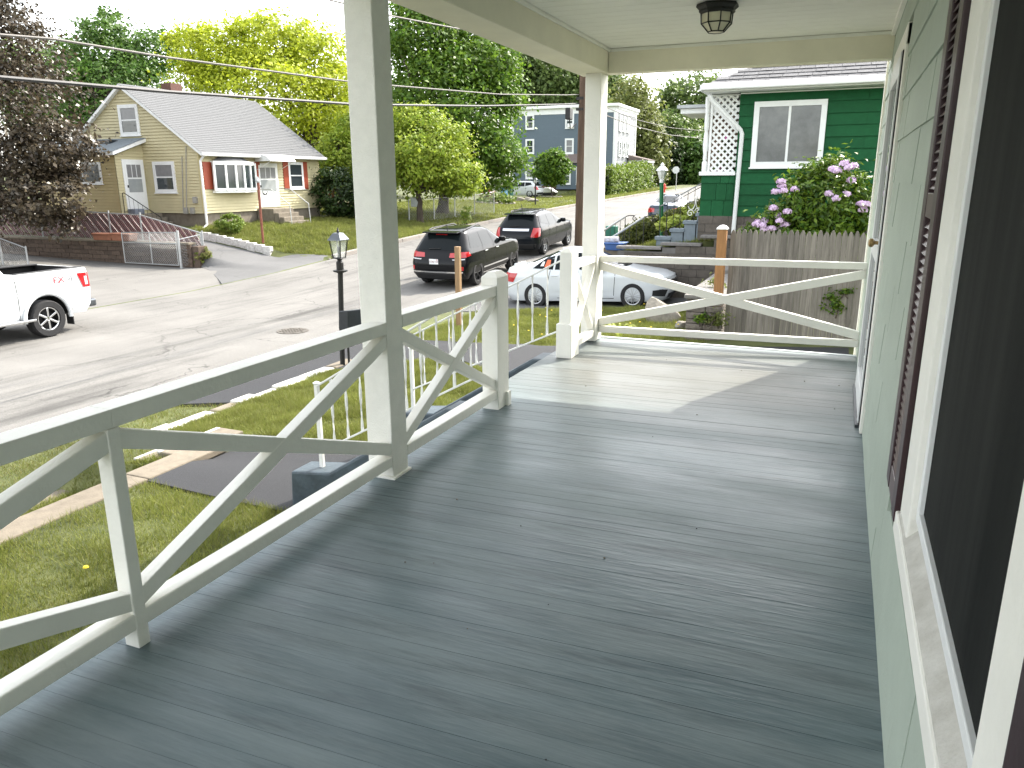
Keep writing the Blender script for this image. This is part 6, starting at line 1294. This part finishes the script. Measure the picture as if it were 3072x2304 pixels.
# --- white sedan ---
def sedan(label, loc, rz, pitch=0, col=(.6, .63, .65), name='white_sedan'):
    C = Car(4.58, [(.18, .16), (.3, .04), (.45, 0), (.62, .01), (.74, .06), (.83, .28), (.95, .98), (1.0, 1.26), (1.36, 2.08), (1.42, 2.4), (1.455, 2.6), (1.47, 2.8)],
        [(.18, 4.45), (.35, 4.56), (.6, 4.58), (.85, 4.54), (1.0, 4.46), (1.05, 4.32), (1.075, 3.95), (1.14, 3.78), (1.38, 3.12), (1.43, 2.98), (1.455, 2.9), (1.47, 2.82)],
        [(.18, .8), (.3, .855), (.55, .87), (.8, .865), (.94, .83), (1.0, .8), (1.3, .62), (1.4, .56), (1.45, .46), (1.47, .32)], (.36, .42), (.36, .4), .14, .1)
    t = thing(name, label, 'car', loc); ORG[t.name] = Vector((0, 0, 0)); PW = paint(name+'_paint', col, .2); R = .318; q0, q1 = .92, 3.565
    C.body(knots(C, .18, 1.47), PW, t, (q0, q1), R)
    for q in (q0, q1):
        for sg in (-1, 1): wheel(t, C.X(q), sg*.785, R, .2, 8, sg, ALLOY, .66, True)
    C.sidewin(t, [(1.62, .955), (2.32, .96), (2.42, 1.36), (2.2, 1.345)], 'front_window', CGLASS); C.sidewin(t, [(2.4, .96), (3.0, .965), (2.98, 1.37), (2.5, 1.37)], 'rear_window', CGLASS); C.sidewin(t, [(3.05, .965), (3.62, 1.0), (3.26, 1.27), (3.04, 1.36)], 'quarter_window', CGLASS); C.sidewin(t, [(1.36, .955), (1.6, .955), (1.98, 1.24), (1.96, 1.23)], 'vent_window', CGLASS)
    C.endpatch(t, [(-.66, .99), (.66, .99), (.5, 1.38), (-.5, 1.38)], 'windshield', CGLASS, False); C.endpatch(t, [(-.6, 1.13), (.6, 1.13), (.48, 1.39), (-.48, 1.39)], 'rear_glass', CGLASS)
    C.sidewin(t, [(4.18, .66), (4.5, .68), (4.48, .9), (4.05, .88)], 'tail_light', TAIL, .008); C.endpatch(t, [(.45, .7), (.72, .7), (.7, .88), (.45, .88)], 'tail_light', TAIL, True, .008, mirror=True)
    C.sidewin(t, [(.16, .6), (.62, .7), (.72, .76), (.25, .74)], 'headlight', CLEAR, .006); C.endpatch(t, [(.42, .58), (.76, .62), (.74, .75), (.42, .68)], 'headlight', glassmat('lamp_dark', (.08, .085, .09), .05, .9), False, .012, mirror=True)
    C.endpatch(t, [(-.36, .46), (.36, .46), (.38, .66), (-.38, .66)], 'grille', BPLAS, False, .008); C.endpatch(t, [(-.36, .655), (.36, .655), (.37, .68), (-.37, .68)], 'grille_trim', CHROME, False, .02); C.endpatch(t, [(-.5, .24), (.5, .24), (.56, .36), (-.56, .36)], 'lower_intake', BPLAS, False, .008)
    C.endpatch(t, [(.66, .3), (.8, .32), (.8, .48), (.62, .46)], 'fog_recess', BPLAS, False, .01, mirror=True); C.sidewin(t, [(.13, .3), (.42, .33), (.4, .46), (.16, .48)], 'fog_recess', BPLAS, .006)
    seams(C, t, [((1.42, .26), (1.36, .94)), ((2.36, .26), (2.36, .95)), ((3.22, .55), (3.12, .95)), ((1.42, .26), (2.95, .26))]); handles(C, t, (2.16, 3.0), .82, PW); C.sidewin(t, [(1.5, .44), (3.1, .44), (3.1, .475), (1.5, .475)], 'side_moulding', PW, .014)
    mirror_(C, t, 1.72, 1.0, PW)
    for y in (-.25, .15): B().tube([C.end(y, .995, False, .02), C.end(y-.42, 1.08, False, .03)], .014, 5).build('wiper', BPLAS, t)
    C.sidewin(t, [(2.46, .99), (2.6, .99), (2.6, 1.1), (2.48, 1.1)], 'window_sticker', M('neon_sticker', (.45, .75, .3), .5), .012, (-1,)); C.sidewin(t, [(3.14, 1.02), (3.3, 1.03), (3.24, 1.2), (3.14, 1.2)], 'window_sticker', M('orange_sticker', (.7, .15, .06), .5), .012, (-1,)); C.sidewin(t, [(3.32, 1.05), (3.42, 1.05), (3.36, 1.16), (3.3, 1.16)], 'window_sticker', M('pale_sticker', (.7, .68, .66), .5), .012, (-1,))
    B().box((C.X(4.3), -.6, .2), (C.X(.5), .6, .32)).build('underbody', WELL, t); B().prism([C.side(4.42, 1.02, -.2), C.side(4.2, 1.06, -.2), C.side(4.2, 1.06, -.2, 1), C.side(4.42, 1.02, -.2, 1)], (0, 0, .045)).build('lip_spoiler', PW, t, bevel=.015)
    C.sidewin(t, [(3.9, .62), (4.05, .62), (4.05, .76), (3.9, .76)], 'fuel_door', paint(name+'_shade_paint', tuple(c*.96 for c in col), .3), .003, (-1,))
    t.location = loc; t.rotation_euler = (0, -pitch, rz); t.scale = (1, 1, 1.05); return t
sedan('white sedan parked in the side driveway before the block wall', (-6.02, 19.72, -1.76), 0, math.radians(2.6))
# --- SUVs ---
def suv(name, label, loc, rz, pitch, col, kind, plate=None):
    if kind == 'boxy':
        C = Car(4.82, [(.28, .2), (.45, .05), (.6, 0), (.9, .03), (1.02, .14), (1.1, .6), (1.15, 1.3), (1.2, 1.42), (1.6, 2.1), (1.68, 2.35), (1.74, 2.7), (1.76, 3.0)],
            [(.28, 4.7), (.45, 4.8), (.62, 4.82), (.8, 4.8), (.95, 4.74), (1.12, 4.68), (1.2, 4.64), (1.6, 4.34), (1.66, 4.3), (1.7, 4.2), (1.74, 4.0), (1.76, 3.6)],
            [(.28, .88), (.45, .95), (.75, .975), (1.05, .95), (1.16, .91), (1.5, .76), (1.62, .7), (1.7, .64), (1.74, .56), (1.76, .42)], (.5, .5), (.26, .3), .12, .08); q0, q1, R, wb = .9, 3.815, .385, 2.915
    else:
        C = Car(4.77, [(.26, .2), (.42, .04), (.6, 0), (.85, .03), (1.0, .2), (1.06, .9), (1.12, 1.25), (1.5, 1.98), (1.58, 2.25), (1.64, 2.6), (1.665, 2.9)],
            [(.26, 4.65), (.45, 4.75), (.65, 4.77), (.85, 4.74), (1.0, 4.66), (1.1, 4.6), (1.5, 4.22), (1.56, 4.16), (1.62, 4.02), (1.65, 3.8), (1.665, 3.4)],
            [(.26, .84), (.42, .9), (.7, .925), (1.0, .9), (1.1, .87), (1.45, .7), (1.56, .64), (1.62, .56), (1.665, .4)], (.5, .48), (.28, .32), .14, .09); q0, q1, R, wb = .95, 3.81, .36, 2.857
    t = thing(name, label, 'car', loc); ORG[t.name] = Vector((0, 0, 0)); PB = M(name+'_paint', col, .16, .03, 3, spec=.2 if sum(col) < .2 else .5); top = C.wd[-1][0]
    C.body(knots(C, C.wd[0][0], top), PB, t, (q0, q1), R)
    for q in (q0, q1):
        for sg in (-1, 1): wheel(t, C.X(q), sg*(C.w(.6)-.115), R, .24, 5, sg, DARKAL if kind == 'boxy' else ALLOY, .64, kind == 'boxy')
    zb, zt = (1.17, 1.6) if kind == 'boxy' else (1.1, 1.5)
    if kind == 'boxy':
        C.sidewin(t, [(1.78, zb), (2.5, zb), (2.62, zt), (2.3, zt-.01)], 'front_window', CGLASS); C.sidewin(t, [(2.58, zb), (3.32, zb), (3.3, zt), (2.7, zt)], 'rear_window', CGLASS); C.sidewin(t, [(3.38, zb), (4.2, zb+.03), (4.0, zt-.03), (3.37, zt)], 'quarter_window', CGLASS)
        C.endpatch(t, [(-.72, 1.18), (.72, 1.18), (.6, 1.6), (-.6, 1.6)], 'rear_glass', CGLASS)
        C.endpatch(t, [(.42, .97), (.93, .96), (.91, 1.12), (.44, 1.1)], 'tail_light', TAIL, True, .012, mirror=True); C.sidewin(t, [(4.28, 1.0), (4.66, .96), (4.62, 1.13), (4.4, 1.12)], 'tail_light', TAIL, .01); C.endpatch(t, [(.55, .89), (.9, .9), (.9, .935), (.52, .915)], 'reverse_light', CLEAR, True, .016, mirror=True)
        C.endpatch(t, [(-.86, .5), (.86, .5), (.86, .545), (-.86, .545)], 'bumper_trim', CHROME, True, .02); C.endpatch(t, [(-.88, .3), (.88, .3), (.9, .49), (-.9, .49)], 'bumper_skirt', BPLAS, True, .012); C.sidewin(t, [(1.45, .48), (3.4, .48), (3.4, .53), (1.45, .53)], 'side_moulding', CHROME, .016); C.sidewin(t, [(1.45, .3), (3.35, .3), (3.35, .34), (1.45, .34)], 'sill_trim', CHROME, .01)
        C.endpatch(t, [(.78, .58), (.88, .58), (.88, .7), (.78, .7)], 'reflector', TAIL, True, .01, mirror=True)
        hz = 1.06
    else:
        C.sidewin(t, [(1.62, zb+.02), (2.4, zb), (2.5, zt), (2.16, zt-.01)], 'front_window', CGLASS); C.sidewin(t, [(2.48, zb), (3.24, zb), (3.2, zt), (2.58, zt)], 'rear_window', CGLASS); C.sidewin(t, [(3.3, zb+.02), (4.02, zb+.16), (3.86, zt-.03), (3.27, zt)], 'quarter_window', CGLASS)
        C.endpatch(t, [(-.7, 1.14), (.7, 1.14), (.56, 1.5), (-.56, 1.5)], 'rear_glass', CGLASS)
        C.endpatch(t, [(.64, .76), (.85, .74), (.87, 1.08), (.7, 1.1)], 'tail_light', TAIL, True, .012, mirror=True); C.sidewin(t, [(4.4, .78), (4.62, .74), (4.52, 1.08), (4.28, 1.08)], 'tail_light', TAIL, .01); C.endpatch(t, [(-.55, .98), (.55, .98), (.55, 1.07), (-.55, 1.07)], 'garnish', CHROME, True, .03)
        C.endpatch(t, [(-.8, .3), (.8, .3), (.84, .5), (-.84, .5)], 'bumper_skirt', BPLAS, True, .012); hz = .98
    fz = C.fr; C.endpatch(t, [(-.68, zb+.03), (.68, zb+.03), (.56, zt), (-.56, zt)], 'windshield', CGLASS, False)
    C.endpatch(t, [(.5, .78), (.86, .82), (.84, .98), (.5, .94)], 'headlight', CLEAR, False, .012, mirror=True); C.endpatch(t, [(-.45, .72), (.45, .72), (.48, .96), (-.48, .96)], 'grille', BPLAS, False, .01)
    seams(C, t, [((1.5, .36), (1.5, zb)), ((2.54, .36), (2.54, zb)), ((3.36, .6), (3.36, zb))]); handles(C, t, (2.34, 3.2), hz-.05, PB if kind != 'boxy' else CHROME); mirror_(C, t, 1.95 if kind == 'boxy' else 1.8, zb+.06, PB)
    for sg in (-1, 1): B().tube([C.side(2.5, top-.08, -.04, sg)+Vector((0, 0, .03)), C.side(2.7, top-.05, -.03, sg)+Vector((0, 0, .06)), C.side(3.8, top-.06, -.03, sg)+Vector((0, 0, .05)), C.side(4.05, top-.09, -.04, sg)+Vector((0, 0, .04))], .02, 6).build('roof_rail', DARKAL, t)
    if kind != 'boxy':
        for q in (2.9, 3.5): B().bar(C.side(q, top-.05, -.02)+Vector((0, 0, .07)), C.side(q, top-.05, -.02, 1)+Vector((0, 0, .07)), .05, .025).build('cross_bar', DARKAL, t, bevel=.006)
    rp_ = C.end(0, C.re[-4][0], True); B().prism([(rp_.x+.12, -.62, rp_.z+.02), (rp_.x-.2, -.6, rp_.z+.0), (rp_.x-.2, .6, rp_.z+.0), (rp_.x+.12, .62, rp_.z+.02)], (0, 0, .035)).build('roof_spoiler', PB, t, bevel=.012)
    B().bar(C.end(-.1, zb+.06, True, .03), C.end(.3, zb+.04, True, .03), .03, .02).build('rear_wiper', BPLAS, t); B().tube([(C.X(3.9), 0, top-.02), (C.X(4.02), 0, top+.12 if kind == 'boxy' else top+.28)], .012, 5).build('antenna', BPLAS, t); B().box((C.X(4.4), -.7, .3), (C.X(.5), .7, .42)).build('underbody', WELL, t)
    C.endpatch(t, [(-.2, 1.605), (.2, 1.605), (.2, 1.63), (-.2, 1.63)], 'brake_light', TAIL, True, .02) if kind == 'boxy' else None
    if plate:
        p = C.end(.08, .84, True, .02); pl = B().box((p.x-.012, p.y-.155, p.z-.08), (p.x, p.y+.155, p.z+.08)).build('licence_plate', M('plate_white', (.75, .76, .76), .5), t, bevel=.004)
        text('plate_text', plate, .085, (p.x-.014, p.y, p.z-.005), (0, -1, 0), (0, 0, 1), M('plate_red', (.25, .1, .12), .6), pl); B().box((p.x-.014, p.y-.13, p.z+.045), (p.x-.013, p.y-.1, p.z+.07)).build('plate_sticker', M('sticker_red', (.6, .03, .03), .5), pl)
    t.location = loc; t.rotation_euler = (0, -pitch, rz); return t
def rp(y): return math.atan2(float(R(y+1.5))-float(R(y-1.5)), 3.)
suv('black_suv', 'black boxy suv with a white licence plate parked along the street', (-11.32, 23.2, float(R(23.2))+.02), math.pi/2, rp(23.2), (.006, .0065, .008), 'boxy', '5TKF 59')
suv('dark_crossover', 'black rounded crossover parked in front of the boxy suv', (-11.55, 30.0, float(R(30.0))+.02), math.pi/2, rp(30), (.008, .01, .013), 'round')
suv('white_crossover', 'white crossover parked beside the wheeled bins up the street', (-31.0, 75.5, tz(-31, 75.5)), math.pi, 0, (.6, .62, .64), 'round')
sedan('dark blue car parked beyond the clipped hedge', (-8.4, 42, tz(-8.4, 42)-.02), math.pi/2, rp(42), (.012, .028, .05), 'blue_sedan')
# --- white pickup ---
C = Car(5.89, [(.42, .25), (.6, .06), (.8, 0), (1.1, .04), (1.22, .3), (1.3, 1.3), (1.36, 1.6), (1.8, 2.3), (1.88, 2.55), (1.93, 2.85)], [(.42, 5.75), (.6, 5.84), (.9, 5.87), (1.42, 5.86), (1.43, 3.98), (1.5, 3.95), (1.8, 3.82), (1.88, 3.72), (1.93, 3.5)], [(.42, .94), (.6, 1.0), (1.0, 1.015), (1.3, .99), (1.43, .94), (1.8, .72), (1.88, .66), (1.93, .5)], (.4, .4), (.12, .14), .1, .03)
pk_ = thing('white_pickup', 'white pickup truck parked against the far side of the street', 'truck', (0, 0, 0)); PWT = paint('white_truck_paint', (.6, .62, .63), .3); R_ = .41; q0, q1 = .98, 4.66
C.body(knots(C, .42, 1.93), PWT, pk_, (q0, q1), R_*1.12, [((C.X(5.76), -.8, .85), (C.X(4.12), .8, 1.6))])
for q in (q0, q1):
    for sg in (-1, 1): wheel(pk_, C.X(q), sg*.9, R_, .27, 6, sg, CHROME, .62)
C.sidewin(pk_, [(1.95, 1.38), (2.7, 1.38), (2.72, 1.78), (2.4, 1.77)], 'front_window', CGLASS); C.sidewin(pk_, [(2.82, 1.38), (3.72, 1.39), (3.6, 1.78), (2.84, 1.78)], 'rear_window', CGLASS); C.endpatch(pk_, [(-.72, 1.45), (.72, 1.45), (.6, 1.8), (-.6, 1.8)], 'rear_glass', CGLASS); C.endpatch(pk_, [(-.76, 1.4), (.76, 1.4), (.62, 1.8), (-.62, 1.8)], 'windshield', CGLASS, False)
for sg in (-1, 1):
    C.sidewin(pk_, [(5.6, 1.0), (5.82, 1.0), (5.84, 1.32), (5.5, 1.32)], 'tail_light', TAIL, .012, (sg,)); C.sidewin(pk_, [(5.66, 1.05), (5.73, 1.05), (5.73, 1.24), (5.66, 1.24)], 'reverse_light', CLEAR, .016, (sg,))
    B().bar(C.side(4.12, 1.425, -.06, sg), C.side(5.8, 1.425, -.06, sg), .12, .04).build('bed_rail_cap', BPLAS, pk_, bevel=.01)
    fl_ = [C.X(q1)+R_*1.3*math.cos(a) for a in np.linspace(0, math.pi, 15)]
    B().tube([(C.X(q1)+R_*1.32*math.cos(a), sg*1.005, R_*1.05+R_*1.32*math.sin(a)) for a in np.linspace(-.1, math.pi+.1, 17)], .045, 6).build('wheel_lip', PWT, pk_, smooth=True); bx('mud_flap', (C.X(q1+.62), sg*.98, .18), (C.X(q1+.6), sg*.76, .55), BPLAS, pk_)
    B().box((C.X(4.3), sg*1.0, .42), (C.X(1.6), sg*1.12, .47)).build('running_board', CHROME, pk_, bevel=.01)
    # tailgate-side lettering
    p = C.side(5.12, 1.2, .03, sg); xd = (sg*-1, 0, 0) if False else ((-1, 0, 0) if sg > 0 else (1, 0, 0))
    text('decal', 'FX', .2, p+Vector((-xd[0]*.1, 0, .02)), xd, (0, 0, 1), M('decal_red', (.4, .03, .05), .5), pk_, sx=1.2); text('decal', '4', .2, p+Vector((xd[0]*.19, 0, .02)), xd, (0, 0, 1), M('decal_grey', (.2, .2, .22), .5), pk_, sx=1.2)
seams(C, pk_, [((4.04, .45), (4.04, 1.42)), ((2.76, .45), (2.76, 1.38)), ((1.75, .45), (1.75, 1.36))]); handles(C, pk_, (2.6, 3.7), 1.25, PWT); mirror_(C, pk_, 2.0, 1.45, PWT, sz=(.1, .12, .14))
bx('rear_bumper', (C.X(5.99), -.9, .5), (C.X(5.8), .9, .68), MT['lantern_tin'], pk_, bevel=.04); bx('underbody', (C.X(5.7), -.7, .4), (C.X(.4), .7, .6), WELL, pk_); C.endpatch(pk_, [(-.5, .8), (.5, .8), (.5, 1.15), (-.5, 1.15)], 'grille', BPLAS, False, .012); C.endpatch(pk_, [(.55, .85), (.9, .85), (.9, 1.15), (.55, 1.15)], 'headlight', CLEAR, False, .012, mirror=True)
pk_.location = (-16.95, 9.62, zroad(-16.95, 9.6)); pk_.rotation_euler = (0, 0, -math.pi/2)
